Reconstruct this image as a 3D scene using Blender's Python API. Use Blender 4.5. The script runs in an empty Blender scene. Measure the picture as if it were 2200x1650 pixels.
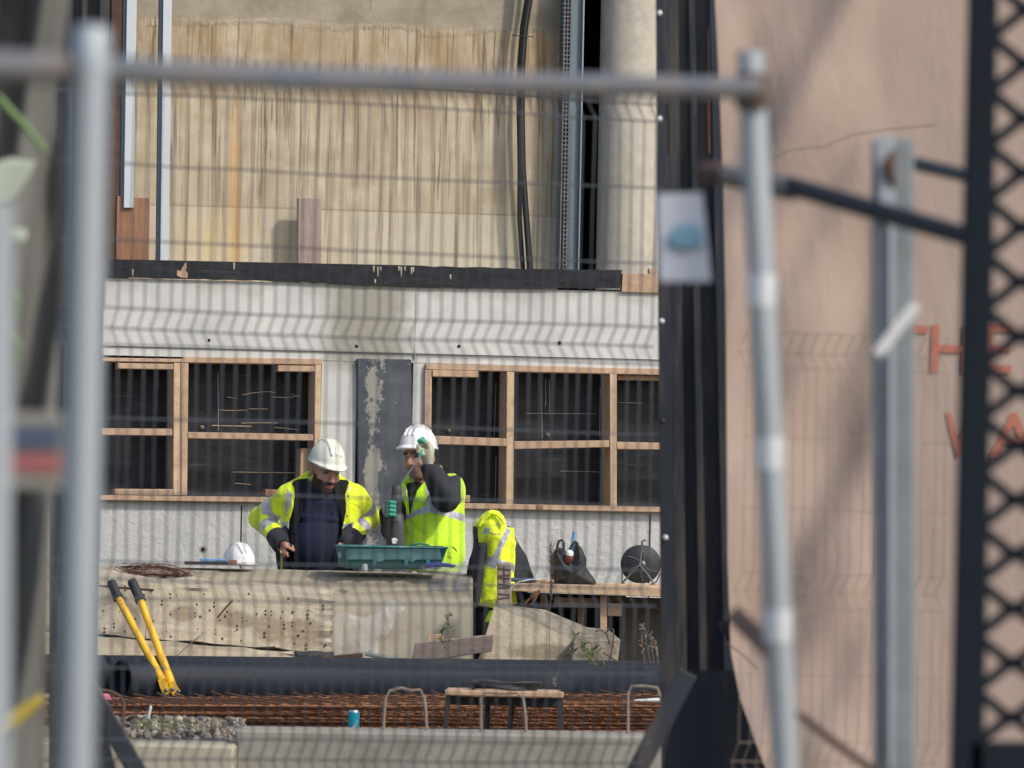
import bpy, bmesh, math, random
import numpy as np
from mathutils import Vector, Matrix
random.seed(7); rng = np.random.RandomState(5)
sc = bpy.context.scene
COL = sc.collection
# ---------------- camera ----------------
W0, H0 = 2200.0, 1650.0
LENS = 252.0
FPX = LENS/36.0*W0
CAM = np.array([0.0, 0.0, 1.15])
PITCH = math.atan(355/FPX); ROLL = math.radians(1.15)
fw = np.array([0, math.cos(PITCH), math.sin(PITCH)])
r0 = np.array([1.0, 0, 0]); u0 = np.array([0, -math.sin(PITCH), math.cos(PITCH)])
RT = r0*math.cos(ROLL)+u0*math.sin(ROLL); UP = u0*math.cos(ROLL)-r0*math.sin(ROLL)
cd = bpy.data.cameras.new('camera'); cam = bpy.data.objects.new('camera', cd); COL.objects.link(cam)
cd.lens = LENS; cd.sensor_width = 36; cd.clip_start = 0.1; cd.clip_end = 2000
cd.dof.use_dof = True; cd.dof.focus_distance = 39.0; cd.dof.aperture_fstop = 6.8
cam.matrix_world = Matrix(((RT[0], UP[0], -fw[0], CAM[0]), (RT[1], UP[1], -fw[1], CAM[1]), (RT[2], UP[2], -fw[2], CAM[2]), (0, 0, 0, 1)))
sc.camera = cam
# ---------------- sky, sun, exposure ----------------
SUN_AZ = math.radians(128)      # from +Y clockwise: front right of the facade
SUN_EL = math.radians(42)
w = bpy.data.worlds.new('World'); sc.world = w; w.use_nodes = True
nt = w.node_tree; nt.nodes.clear()
sky = nt.nodes.new('ShaderNodeTexSky'); sky.sky_type = 'NISHITA'; sky.sun_disc = False
sky.sun_elevation = SUN_EL; sky.sun_rotation = SUN_AZ; sky.air_density = 1.0; sky.dust_density = 2.5
bg = nt.nodes.new('ShaderNodeBackground'); bg.inputs[1].default_value = 0.14
wo = nt.nodes.new('ShaderNodeOutputWorld')
nt.links.new(sky.outputs[0], bg.inputs[0]); nt.links.new(bg.outputs[0], wo.inputs[0])
sl = bpy.data.lights.new('sun', 'SUN'); sl.energy = 2.15; sl.angle = math.radians(3.5); sl.color = (1.0, 0.93, 0.82)
so = bpy.data.objects.new('sun', sl); COL.objects.link(so)
sdir = Vector((math.sin(SUN_AZ)*math.cos(SUN_EL), math.cos(SUN_AZ)*math.cos(SUN_EL), math.sin(SUN_EL)))
so.rotation_euler = sdir.to_track_quat('Z', 'Y').to_euler(); so.location = (30, -10, 40)
sc.view_settings.view_transform = 'Standard'; sc.view_settings.look = 'None'
sc.view_settings.exposure = 0.34; sc.view_settings.gamma = 1; sc.view_settings.use_curve_mapping = False

# ---------------- pixel <-> world ----------------
def at(px, py, d):
    r = fw+RT*(px-1100)/FPX+UP*(825-py)/FPX
    return CAM+r*(d/r[1])
def proj(P):
    P = np.asarray(P)-CAM
    z = P@fw
    return 1100+FPX*(P@RT)/z, 825-FPX*(P@UP)/z
def ppm(d): return FPX/d
# facade frame: X along the wall, Y into it, Z up
YAW = math.radians(11)
FU = np.array([math.cos(YAW), math.sin(YAW), 0]); FI = np.array([-math.sin(YAW), math.cos(YAW), 0])
FO = at(1100, 1180, 41.0); FO[2] = 0
FM = Matrix(((FU[0], FI[0], 0, FO[0]), (FU[1], FI[1], 0, FO[1]), (0, 0, 1, 0), (0, 0, 0, 1)))
def fp(px, py, w=0.0):          # pixel -> facade (x, z) on the plane w metres in front of the wall
    r = fw+RT*(px-1100)/FPX+UP*(825-py)/FPX
    O = FO-FI*w
    t = ((O-CAM)@FI)/(r@FI)
    p = CAM+r*t-FO
    return p@FU, p[2]
def fw3(px, py, w=0.0):
    x, z = fp(px, py, w); return FO+FU*x-FI*w+np.array([0, 0, z])

# ---------------- materials ----------------
class G:
    def __init__(s, name, rough=0.8, metal=0.0, spec=0.5):
        s.m = bpy.data.materials.new(name); s.m.use_nodes = True; s.t = s.m.node_tree
        s.b = s.t.nodes['Principled BSDF']
        s.b.inputs['Roughness'].default_value = rough; s.b.inputs['Metallic'].default_value = metal
        s.b.inputs['Specular IOR Level'].default_value = spec
        s.tc = s.t.nodes.new('ShaderNodeTexCoord')
    def n(s, ty, **k):
        o = s.t.nodes.new(ty)
        for a, v in k.items(): setattr(o, a, v)
        return o
    def L(s, a, b): s.t.links.new(a, b)
    def vec(s, sc=(1, 1, 1), off=(0, 0, 0), rot=(0, 0, 0)):
        mp = s.n('ShaderNodeMapping'); s.L(s.tc.outputs['Object'], mp.inputs[0])
        mp.inputs['Scale'].default_value = sc; mp.inputs['Location'].default_value = off; mp.inputs['Rotation'].default_value = rot
        return mp.outputs[0]
    def noise(s, scale, det=5, sc=(1, 1, 1), off=(0, 0, 0), rough=.6, dist=0, rot=(0, 0, 0)):
        o = s.n('ShaderNodeTexNoise'); s.L(s.vec(sc, off, rot), o.inputs['Vector'])
        o.inputs['Scale'].default_value = scale; o.inputs['Detail'].default_value = det
        o.inputs['Roughness'].default_value = rough; o.inputs['Distortion'].default_value = dist
        return o.outputs['Fac']
    def vor(s, scale, sc=(1, 1, 1), off=(0, 0, 0)):
        o = s.n('ShaderNodeTexVoronoi'); s.L(s.vec(sc, off), o.inputs['Vector']); o.inputs['Scale'].default_value = scale
        return o.outputs['Distance']
    def step(s, f, a, b):         # smooth map a..b -> 0..1
        o = s.n('ShaderNodeMapRange'); o.clamp = True; s.L(f, o.inputs[0])
        o.inputs[1].default_value = a; o.inputs[2].default_value = b
        return o.outputs[0]
    def math(s, op, a, b=0.5):
        o = s.n('ShaderNodeMath', operation=op)
        for i, v in enumerate((a, b)):
            if isinstance(v, (int, float)): o.inputs[i].default_value = v
            else: s.L(v, o.inputs[i])
        return o.outputs[0]
    def mix(s, f, a, b):
        o = s.n('ShaderNodeMix', data_type='RGBA')
        if isinstance(f, (int, float)): o.inputs[0].default_value = f
        else: s.L(f, o.inputs[0])
        for i, v in ((6, a), (7, b)):
            if isinstance(v, tuple): o.inputs[i].default_value = (*v, 1)
            else: s.L(v, o.inputs[i])
        return o.outputs[2]
    def axis(s, i):
        o = s.n('ShaderNodeSeparateXYZ'); s.L(s.tc.outputs['Object'], o.inputs[0]); return o.outputs[i]
    def col(s, c):
        if isinstance(c, tuple): s.b.inputs['Base Color'].default_value = (*c, 1)
        else: s.L(c, s.b.inputs['Base Color'])
    def bump(s, f, strength=.3, dist=.01):
        o = s.n('ShaderNodeBump'); o.inputs['Strength'].default_value = strength; o.inputs['Distance'].default_value = dist
        s.L(f, o.inputs['Height']); s.L(o.outputs[0], s.b.inputs['Normal'])
def mk(name, c, rough=.8, metal=0.0, var=.25, scale=9, c2=None, bump=.3, bs=60, sc=(1, 1, 1), bd=.004, spec=.5, th=(.4, .65)):
    g = G(name, rough, metal, spec)
    d = tuple(v*(1-var) for v in c)
    k = g.mix(g.step(g.noise(scale, 6, sc), .3, .7), d, c)
    if c2: k = g.mix(g.step(g.noise(scale*1.7, 7, sc, (3, 7, 1)), *th), k, c2)
    g.col(k)
    if bump: g.bump(g.noise(bs, 5, sc, (1, 2, 3)), bump, bd)
    return g.m
M = {}
def wood(name, c, d, rough=.75, sc=(1, 12, 12)):
    g = G(name, rough)
    a = g.noise(4, 6, sc); b = g.noise(14, 4, sc, (5, 1, 2), dist=1.0)
    k = g.mix(g.step(a, .35, .65), c, d); k = g.mix(g.step(b, .55, .8), k, tuple(v*.55 for v in d))
    k = g.mix(g.step(g.noise(3, 3, (1, 1, 1), (9, 9, 9)), .55, .75), k, tuple(v*1.2 for v in c))
    g.col(k); g.bump(b, .3, .004); return g.m
M['timber'] = wood('pine_timber', (.48, .335, .225), (.38, .25, .165), sc=(3, 8, 3))
M['timber_pale'] = wood('pale_timber', (.56, .42, .28), (.46, .32, .20), sc=(3, 8, 3))
M['timber_brown'] = wood('brown_timber', (.30, .16, .09), (.22, .11, .06), sc=(12, 12, 1))
M['timber_grey'] = wood('weathered_timber', (.34, .26, .22), (.25, .19, .16), sc=(1, 6, 8))
M['timber_greyv'] = wood('weathered_upright_timber', (.36, .28, .24), (.27, .21, .18), sc=(12, 12, 1))

def concrete(name, c, stain, var=.18, pits=True, sc=1.0, bump=.35, stains=.6):
    g = G(name, .88, 0, .3)
    k = g.mix(g.step(g.noise(2.2*sc, 6), .35, .65), tuple(v*(1-var) for v in c), c)
    k = g.mix(g.step(g.noise(16*sc, 7, (1, 1, 1), (2, 2, 2)), .35, .7), k, tuple(v*1.08 for v in c))
    k = g.mix(g.math('MULTIPLY', g.step(g.noise(3.1*sc, 8, (1, 1, .8), (8, 3, 4), rough=.7), .54, .66), stains), k, stain)
    if pits:
        v = g.step(g.vor(42*sc), .16, .06); kk = g.math('MULTIPLY', v, g.step(g.noise(9, 2, off=(4, 4, 9)), .52, .6))
        k = g.mix(kk, k, tuple(v_*.35 for v_ in c))
    g.col(k)
    g.bump(g.noise(55*sc, 6), bump, .006); return g.m
M['concrete'] = concrete('site_concrete', (.42, .41, .37), (.27, .255, .215))
M['slab'] = concrete('cast_slab', (.39, .345, .265), (.20, .155, .10), stains=.8, sc=.9)
M['shadepanel'] = concrete('shade_toned_panel', (.13, .12, .105), (.08, .072, .06))  # concrete colour darkened to carry the shade under the table
M['shadesheet'] = mk('teal_shade_sheet', (.012, .018, .020), .7, 0, spec=.2, bump=.5, bs=12, bd=.02)  # near-black sheet colour stands in for shade behind the table legs
M['stone_a'] = mk('beige_stone', (.27, .23, .18), .9, var=.4, scale=20)
M['stone_b'] = mk('grey_stone', (.21, .20, .19), .9, var=.4, scale=20)
M['slab2'] = concrete('clean_slab', (.37, .335, .265), (.34, .29, .21), stains=.5)
M['kerbc'] = concrete('grey_beam_concrete', (.27, .26, .23), (.18, .165, .13))
M['colc'] = concrete('column_concrete', (.44, .41, .35), (.33, .30, .24), pits=False, stains=.5, bump=.15)

# upper wall: warm board-marked concrete with run marks
def wall_mat():
    g = G('stained_wall_concrete', .9, 0, .25)
    X, Z = g.axis(0), g.axis(2)
    zr = fp(800, 55)[1]; zj = fp(800, 447)[1]
    base = g.mix(g.step(g.noise(1.6, 6), .35, .65), (.40, .335, .235), (.53, .46, .335))
    base = g.mix(g.step(g.noise(9, 7, off=(1, 5, 2)), .45, .75), base, (.57, .51, .40))
    base = g.mix(g.math('MULTIPLY', g.step(g.noise(2.2, 6, (1, 1, .6), (6, 5, 2)), .46, .62), .65), base, (.34, .285, .20))
    # panels with their own tone below the joint and on the left
    low = g.step(Z, zj+.004, zj-.004)
    base = g.mix(g.math('MULTIPLY', low, .55), base, (.56, .51, .41))
    # wide streaks
    s1 = g.math('MULTIPLY', g.step(g.noise(13, 5, (1, 1, .06)), .50, .62), g.step(g.noise(2, 3, (1, 1, .5), (3, 3, 3)), .40, .56))
    base = g.mix(g.math('MULTIPLY', s1, .32), base, (.33, .265, .18))
    base = g.mix(g.math('MULTIPLY', g.step(g.noise(4, 7, (1, 1, .8), (16, 5, 12), rough=.7), .50, .62), .45), base, (.42, .375, .29))
    # narrow long drips, thinning downward
    s2 = g.step(g.noise(48, 4, (1, 1, .03), (3, 0, 1)), .55, .61)
    fade = g.step(g.math('ADD', Z, g.math('MULTIPLY', g.noise(6, 2, (1, 1, .0)), 2.2)), zj+.6, zj+1.8)
    base = g.mix(g.math('MULTIPLY', g.math('MULTIPLY', s2, fade), .85), base, (.13, .085, .05))
    s3 = g.step(g.noise(60, 2, (1, 1, .012), (8, 0, 5)), .60, .66)
    base = g.mix(g.math('MULTIPLY', s3, .35), base, (.66, .60, .47))
    s4 = g.step(g.noise(30, 2, (1, 1, .015), (18, 0, 5)), .60, .66)
    base = g.mix(g.math('MULTIPLY', s4, .6), base, (.19, .13, .075))
    # brown weeping zone just under the ridge
    rz = g.math('MULTIPLY', g.step(g.math('ADD', Z, g.math('MULTIPLY', g.noise(14, 4, (1, 1, .1), (7, 7, 7)), .35)), zr-.50, zr-.05), g.step(g.noise(8, 7, (1, 1, .30), (2, 2, 8), rough=.7), .38, .60))
    base = g.mix(g.math('MULTIPLY', rz, .75), base, (.30, .21, .115))
    # greyer pour above the ridge
    up = g.step(g.math('ADD', Z, g.math('MULTIPLY', g.noise(7, 6, rough=.7), .07)), zr+.02, zr+.09)
    upc = g.mix(g.step(g.noise(5, 5), .4, .6), (.25, .22, .165), (.34, .305, .24))
    base = g.mix(up, base, upc)
    # ochre run
    xo = fp(508, 300, -.35)[0]
    dx = g.math('ABSOLUTE', g.math('SUBTRACT', X, xo))
    oc = g.math('MULTIPLY', g.step(dx, .055, .02), g.math('MULTIPLY', g.step(Z, zj+.75, zj+.3), g.step(g.noise(35, 3, (1, 1, .03)), .35, .55)))
    base = g.mix(g.math('MULTIPLY', oc, .75), base, (.52, .29, .09))
    yl = g.math('MULTIPLY', g.step(dx, .42, .12), g.math('MULTIPLY', g.step(Z, zj+.05, zj-.15), g.step(g.noise(8, 4, (1, 1, .2)), .4, .6)))
    base = g.mix(g.math('MULTIPLY', yl, .6), base, (.60, .46, .22))
    # formwork joint
    for zz, hw in ((zj, .008),):
        j = g.step(g.math('ABSOLUTE', g.math('SUBTRACT', Z, zz)), hw, hw*.3)
        base = g.mix(g.math('MULTIPLY', j, .5), base, (.22, .17, .11))
    for px in (352, 790, 905):
        j = g.step(g.math('ABSOLUTE', g.math('SUBTRACT', X, fp(px, 300, -.35)[0])), .010, .003)
        jj = g.math('MULTIPLY', j, g.step(Z, zr+.1, zr+.12) if px > 400 else .6)
        base = g.mix(g.math('MULTIPLY', jj, .5), base, (.20, .16, .11))
    g.col(base); g.bump(g.noise(40, 6), .3, .006); return g.m
M['wall'] = wall_mat()
# band / pier concrete: pale, with a darker repaired patch
def band_mat():
    g = G('pale_band_concrete', .88, 0, .3)
    X, Z = g.axis(0), g.axis(2)
    k = g.mix(g.step(g.noise(2.5, 6), .35, .65), (.47, .475, .465), (.60, .60, .585))
    k = g.mix(g.math('MULTIPLY', g.step(g.noise(12, 8, (1, 1, .6), (4, 1, 1), rough=.75), .55, .68), .55), k, (.42, .40, .36))
    x0 = fp(690, 690)[0]; x1 = fp(888, 690)[0]; xm = (x0+x1)/2; hw = (x1-x0)/2
    wob = g.math('MULTIPLY', g.noise(6, 9, rough=.78), .30)
    dd = g.math('ADD', g.math('ABSOLUTE', g.math('SUBTRACT', X, xm)), wob)
    p = g.math('MULTIPLY', g.step(dd, hw+.19, hw+.03), g.step(g.math('ADD', Z, wob), fp(800, 775)[1]+.06, fp(800, 755)[1]+.10))
    p = g.math('MULTIPLY', p, g.step(g.noise(7, 7, off=(3, 3, 3), rough=.7), .64, .60))
    k = g.mix(g.math('MULTIPLY', p, .85), k, g.mix(g.noise(12, 5), (.24, .225, .18), (.31, .295, .245)))
    # darker scallops under the coping
    zt = fp(800, 612)[1]
    sc_ = g.step(g.math('SUBTRACT', Z, g.math('MULTIPLY', g.noise(3.5, 3, (1, 1, .01)), .34)), zt-.235, zt-.19)
    k = g.mix(g.math('MULTIPLY', sc_, .45), k, (.38, .36, .32))
    v = g.math('MULTIPLY', g.step(g.vor(24), .10, .03), g.step(g.noise(7, 2, off=(4, 4, 9)), .58, .62))
    k = g.mix(g.math('MULTIPLY', v, .7), k, (.22, .20, .17))
    g.col(k); g.bump(g.noise(45, 6), .35, .006); return g.m
M['band'] = band_mat()
def dado_mat():
    g = G('rough_dado_concrete', .9, 0, .3)
    k = g.mix(g.step(g.noise(3, 7), .35, .65), (.44, .45, .45), (.56, .56, .55))
    k = g.mix(g.math('MULTIPLY', g.step(g.noise(26, 8, rough=.75), .5, .7), .5), k, (.36, .35, .33))
    g.col(k); g.bump(g.noise(32, 7, rough=.7), .8, .012); return g.m
M['dado'] = dado_mat()
def film_mat():
    g = G('black_film_plywood', .5, 0, .25)
    k = g.mix(g.step(g.noise(5, 6, (1, 1, 3)), .35, .7), (.010, .011, .014), (.024, .026, .032))
    k = g.mix(g.math('MULTIPLY', g.step(g.noise(50, 3, (.05, 1, 1), (2, 2, 2)), .66, .70), .35), k, (.10, .09, .08))
    k = g.mix(g.step(g.vor(16, off=(3, 1, 2)), .045, .02), k, (.30, .27, .22))
    g.col(k); g.bump(g.noise(6, 4, (1, 1, 3)), .5, .01); return g.m
M['film'] = film_mat()
def peel_mat():
    g = G('peeling_slate_board', .55, 0, .4)
    X = g.axis(0)
    k = g.mix(g.step(g.noise(5, 6, (1, 1, 1.5)), .35, .7), (.035, .042, .058), (.085, .095, .115))
    k = g.mix(g.step(g.vor(20), .05, .03), k, (.6, .6, .6))
    x0 = fp(788, 950, .02)[0]; x1 = fp(814, 950, .02)[0]; xm, hw = (x0+x1)/2, (x1-x0)/2
    dd = g.math('ADD', g.math('ABSOLUTE', g.math('SUBTRACT', X, xm)), g.math('MULTIPLY', g.noise(8, 8, (1, 1, 1), rough=.8), .30))
    p = g.step(dd, hw+.150, hw+.143)
    p = g.math('MULTIPLY', p, g.step(g.noise(13, 8, (1, 1, .7), (6, 1, 6), rough=.75), .42, .46)); p = g.math('MAXIMUM', p, g.math('MULTIPLY', g.step(g.noise(6, 8, (1.6, 1, .7), (2, 9, 6), rough=.8), .60, .62), g.step(g.math('ABSOLUTE', g.math('SUBTRACT', X, xm-.02)), .12, .10)))
    k = g.mix(p, k, g.mix(g.noise(20, 4), (.20, .195, .175), (.31, .30, .265)))
    g.col(k); g.bump(g.noise(25, 4), .3, .004); return g.m
M['peel'] = peel_mat()
M['dark'] = mk('dark_interior', (.012, .012, .014), .95, spec=.1)  # near-black colour stands in for missing light inside the building
M['soil'] = mk('site_soil', (.15, .13, .10), .95, var=.4, scale=3, c2=(.24, .21, .17), bump=.8, bs=25, bd=.02)
M['galv'] = mk('galvanised_steel', (.36, .395, .42), .5, .25, var=.2, scale=5, c2=(.34, .38, .42), bump=.05, sc=(1, 1, .3))
M['galv_d'] = mk('dull_galvanised_steel', (.17, .19, .215), .5, .3, var=.3, scale=6, c2=(.11, .10, .10), bump=.1)
M['zinc'] = mk('bright_zinc_profile', (.62, .66, .70), .35, .5, var=.15, scale=4, bump=.05, sc=(1, 1, .2))
M['steelblue'] = mk('blue_grey_steel', (.155, .205, .25), .5, .2, var=.2, scale=4, bump=.08, sc=(1, 1, .2))
M['meshwire'] = mk('fence_wire_steel', (.048, .060, .078), .55, .2, var=.2, bump=0)
M['rail'] = mk('grey_rail_steel', (.17, .185, .21), .45, .4, var=.25, scale=5, c2=(.22, .19, .17), bump=.1)
M['navy'] = mk('navy_painted_steel', (.020, .027, .042), .55, 0, var=.45, scale=7, c2=(.065, .055, .050), bump=.25, sc=(1, 1, .12), th=(.47, .62))
M['navy2'] = mk('navy_gate_paint', (.008, .014, .023), .75, 0, spec=.18, var=.25, scale=6, bump=.1)
M['rust'] = mk('rusty_steel', (.22, .105, .06), .85, .1, var=.5, scale=18, c2=(.14, .055, .03), bump=.5, bs=150)
M['rustd'] = mk('dark_rusty_steel', (.13, .075, .055), .85, .1, var=.4, scale=14, bump=.4)
M['rustb'] = mk('orange_rust_bar', (.33, .15, .07), .85, .0, var=.5, scale=20, c2=(.20, .08, .035), bump=.5, bs=150)
M['palebar'] = mk('pale_bent_bar', (.25, .225, .19), .8, .0, var=.3, scale=14, c2=(.22, .15, .11), bump=.3)
M['pvc'] = mk('black_plastic_pipe', (.013, .018, .030), .62, 0, spec=.28, var=.3, scale=3, c2=(.030, .034, .042), bump=.12, bs=30, sc=(.4, 1, 1), th=(.55, .75))
M['pvcin'] = mk('pipe_wall', (.03, .032, .038), .6, 0)
M['rubber'] = mk('black_rubber', (.02, .021, .025), .6, 0, bump=.2)
M['cable'] = mk('black_cable', (.012, .012, .015), .5, 0, bump=.15)
M['yellow'] = mk('yellow_tool_paint', (.80, .47, .02), .4, 0, var=.12, scale=12, c2=(.35, .17, .05), bump=.1, th=(.66, .74))
M['galv_m'] = mk('mid_galvanised_steel', (.25, .285, .31), .55, .15, var=.25, scale=5, c2=(.18, .20, .21), bump=.1)
M['signface'] = mk('blue_grey_sign_face', (.46, .50, .57), .5, 0, var=.08, bump=.03)
M['blocktop'] = mk('shaded_broken_concrete', (.20, .175, .135), .95, 0, var=.4, scale=8, c2=(.29, .26, .205), bump=1, bs=40, bd=.02)  # darker tone offsets the sunlit top and puts shade on the small block
M['steel'] = mk('worn_steel', (.16, .17, .18), .4, .6, bump=.2)
def hivis(name, c, c2):
    g = G(name, .62, 0, .35)
    k = g.mix(g.step(g.noise(9, 3), .35, .65), c2, c)
    g.col(k); n1 = g.noise(16, 3, (1, 1, 1.6), dist=.8); g.bump(n1, .5, .016)
    g.b.inputs['Sheen Weight'].default_value = .2; return g.m
M['hivis'] = hivis('hi_vis_yellow_fabric', (.86, .98, .03), (.74, .93, .02))
M['hivis2'] = hivis('hi_vis_lime_fabric', (.62, .95, .025), (.50, .88, .02))
M['silver'] = mk('reflective_silver_tape', (.42, .43, .48), .35, .25, var=.2, scale=20, c2=(.60, .62, .68), bump=.4, bs=30)
M['navyfab'] = mk('navy_knit', (.017, .022, .048), .9, 0, var=.3, scale=7, bump=.5, bs=22, bd=.01, spec=.2)
M['blackfab'] = mk('black_fleece_lining', (.017, .016, .018), .95, 0, var=.3, scale=8, bump=.5, bs=30, bd=.01, spec=.15)
M['greyfab'] = mk('charcoal_jacket_fabric', (.038, .040, .050), .85, 0, var=.35, scale=9, bump=.6, bs=20, bd=.012, spec=.25)
M['trouser'] = mk('dark_work_trousers', (.025, .028, .038), .9, 0, bump=.5, bs=22, bd=.01)
M['boot'] = mk('brown_boot_leather', (.06, .035, .02), .6, 0)
M['skin'] = mk('skin', (.40, .215, .150), .55, 0, var=.12, scale=25, c2=(.46, .22, .155), bump=.15, bs=120, bd=.002)
M['beard'] = mk('dark_beard_hair', (.050, .028, .020), .85, 0, var=.4, scale=120, bump=.6, bs=250, bd=.003)
M['stubble'] = mk('stubbled_skin', (.22, .125, .095), .7, 0, var=.2, scale=90, bump=.2, bs=200)
M['lip'] = mk('lips', (.34, .13, .10), .5, 0, bump=0)
M['eye'] = mk('eye', (.03, .025, .02), .2, 0, bump=0)
M['helmet'] = mk('white_helmet_plastic', (.80, .80, .80), .32, 0, var=.06, scale=7, bump=.03)
M['helmet_c'] = mk('cream_helmet_plastic', (.74, .76, .66), .35, 0, var=.10, scale=7, bump=.03)
M['strap'] = mk('helmet_band', (.05, .05, .05), .6, 0)
M['glove'] = mk('cream_glove_knit', (.46, .47, .36), .9, 0, var=.15, scale=30, bump=.6, bs=160)
M['teal'] = mk('teal_rubber_dip', (.035, .30, .22), .55, 0, var=.2, scale=30, bump=.3)
M['drill'] = mk('grey_power_tool_plastic', (.060, .058, .060), .5, 0, bump=.1)
M['drill2'] = mk('dark_tool_rubber', (.025, .025, .028), .6, 0, bump=.1)
M['chrome'] = mk('bright_drill_steel', (.55, .56, .58), .25, .9, bump=0)
M['tealbox'] = mk('teal_toolbox_plastic', (.035, .165, .16), .30, 0, var=.15, scale=6, bump=.05)
M['tealin'] = mk('pale_teal_plastic', (.16, .34, .36), .25, 0, var=.25, scale=9, bump=.05)
M['white'] = mk('white_card', (.72, .73, .74), .5, 0, var=.08, bump=.05)
M['blue'] = mk('blue_print', (.17, .32, .44), .5, 0, bump=0)
M['skyblue'] = mk('light_blue_plastic', (.20, .42, .70), .4, 0, bump=.05)
M['deepblue'] = mk('blue_label_print', (.03, .05, .28), .4, 0, bump=.05)
M['navyprint'] = mk('dark_blue_print', (.07, .095, .15), .5, 0, bump=0)
M['red'] = mk('red_print', (.38, .12, .12), .5, 0, bump=0)
M['redtxt'] = mk('red_banner_lettering', (.42, .15, .10), .7, 0, var=.15, bump=0)
M['green'] = mk('green_print', (.16, .26, .09), .6, 0, bump=0)
M['palegreen'] = mk('pale_green_print', (.46, .52, .42), .6, 0, bump=0)
M['yprint'] = mk('yellow_print', (.45, .34, .05), .6, 0, bump=0)
M['pink'] = mk('pink_foam', (.70, .20, .30), .7, 0, bump=.2)
M['can'] = mk('teal_can_paint', (.01, .38, .55), .3, .3, bump=0)
M['alu'] = mk('can_aluminium', (.6, .62, .62), .3, .8, bump=0)
M['grass'] = mk('grass_blade', (.085, .125, .035), .8, 0, bump=0, c2=(.20, .19, .09), spec=.2)
M['weed'] = mk('dry_weed', (.13, .09, .055), .8, 0, bump=0)
M['bagfab'] = mk('dark_grey_bag_fabric', (.035, .036, .040), .7, 0, var=.3, scale=9, c2=(.09, .09, .09), bump=.7, bs=14, bd=.02, th=(.6, .72))
def tarp_mat(name, c, bump=.25):
    g = G(name, .75, 0, .3)
    k = g.mix(g.step(g.noise(1.2, 5), .35, .65), tuple(v*.88 for v in c), c)
    wv = g.noise(180, 2, (1, 1, 1)); k = g.mix(g.math('MULTIPLY', g.step(wv, .45, .6), .10), k, tuple(v*.7 for v in c))
    g.col(k); g.bump(g.noise(5, 5, (1, 1, .4), rot=(0, .5, 0)), bump, .05); return g.m
M['tarp'] = tarp_mat('beige_banner_fabric', (.40, .31, .26))
M['tarpg'] = tarp_mat('grey_banner_fabric', (.135, .135, .125))
def film_clear():
    g = G('clear_plastic_film', .22, 0, .6)
    g.col(g.mix(g.noise(12, 4), (.55, .55, .52), (.75, .75, .73))); g.b.inputs['Alpha'].default_value = .26
    g.bump(g.noise(14, 6, dist=1.2), 1.0, .02); return g.m
M['clear'] = film_clear()
M['zincgreen'] = mk('grey_green_sheet_metal', (.40, .46, .44), .35, .5, bump=.1)

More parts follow.
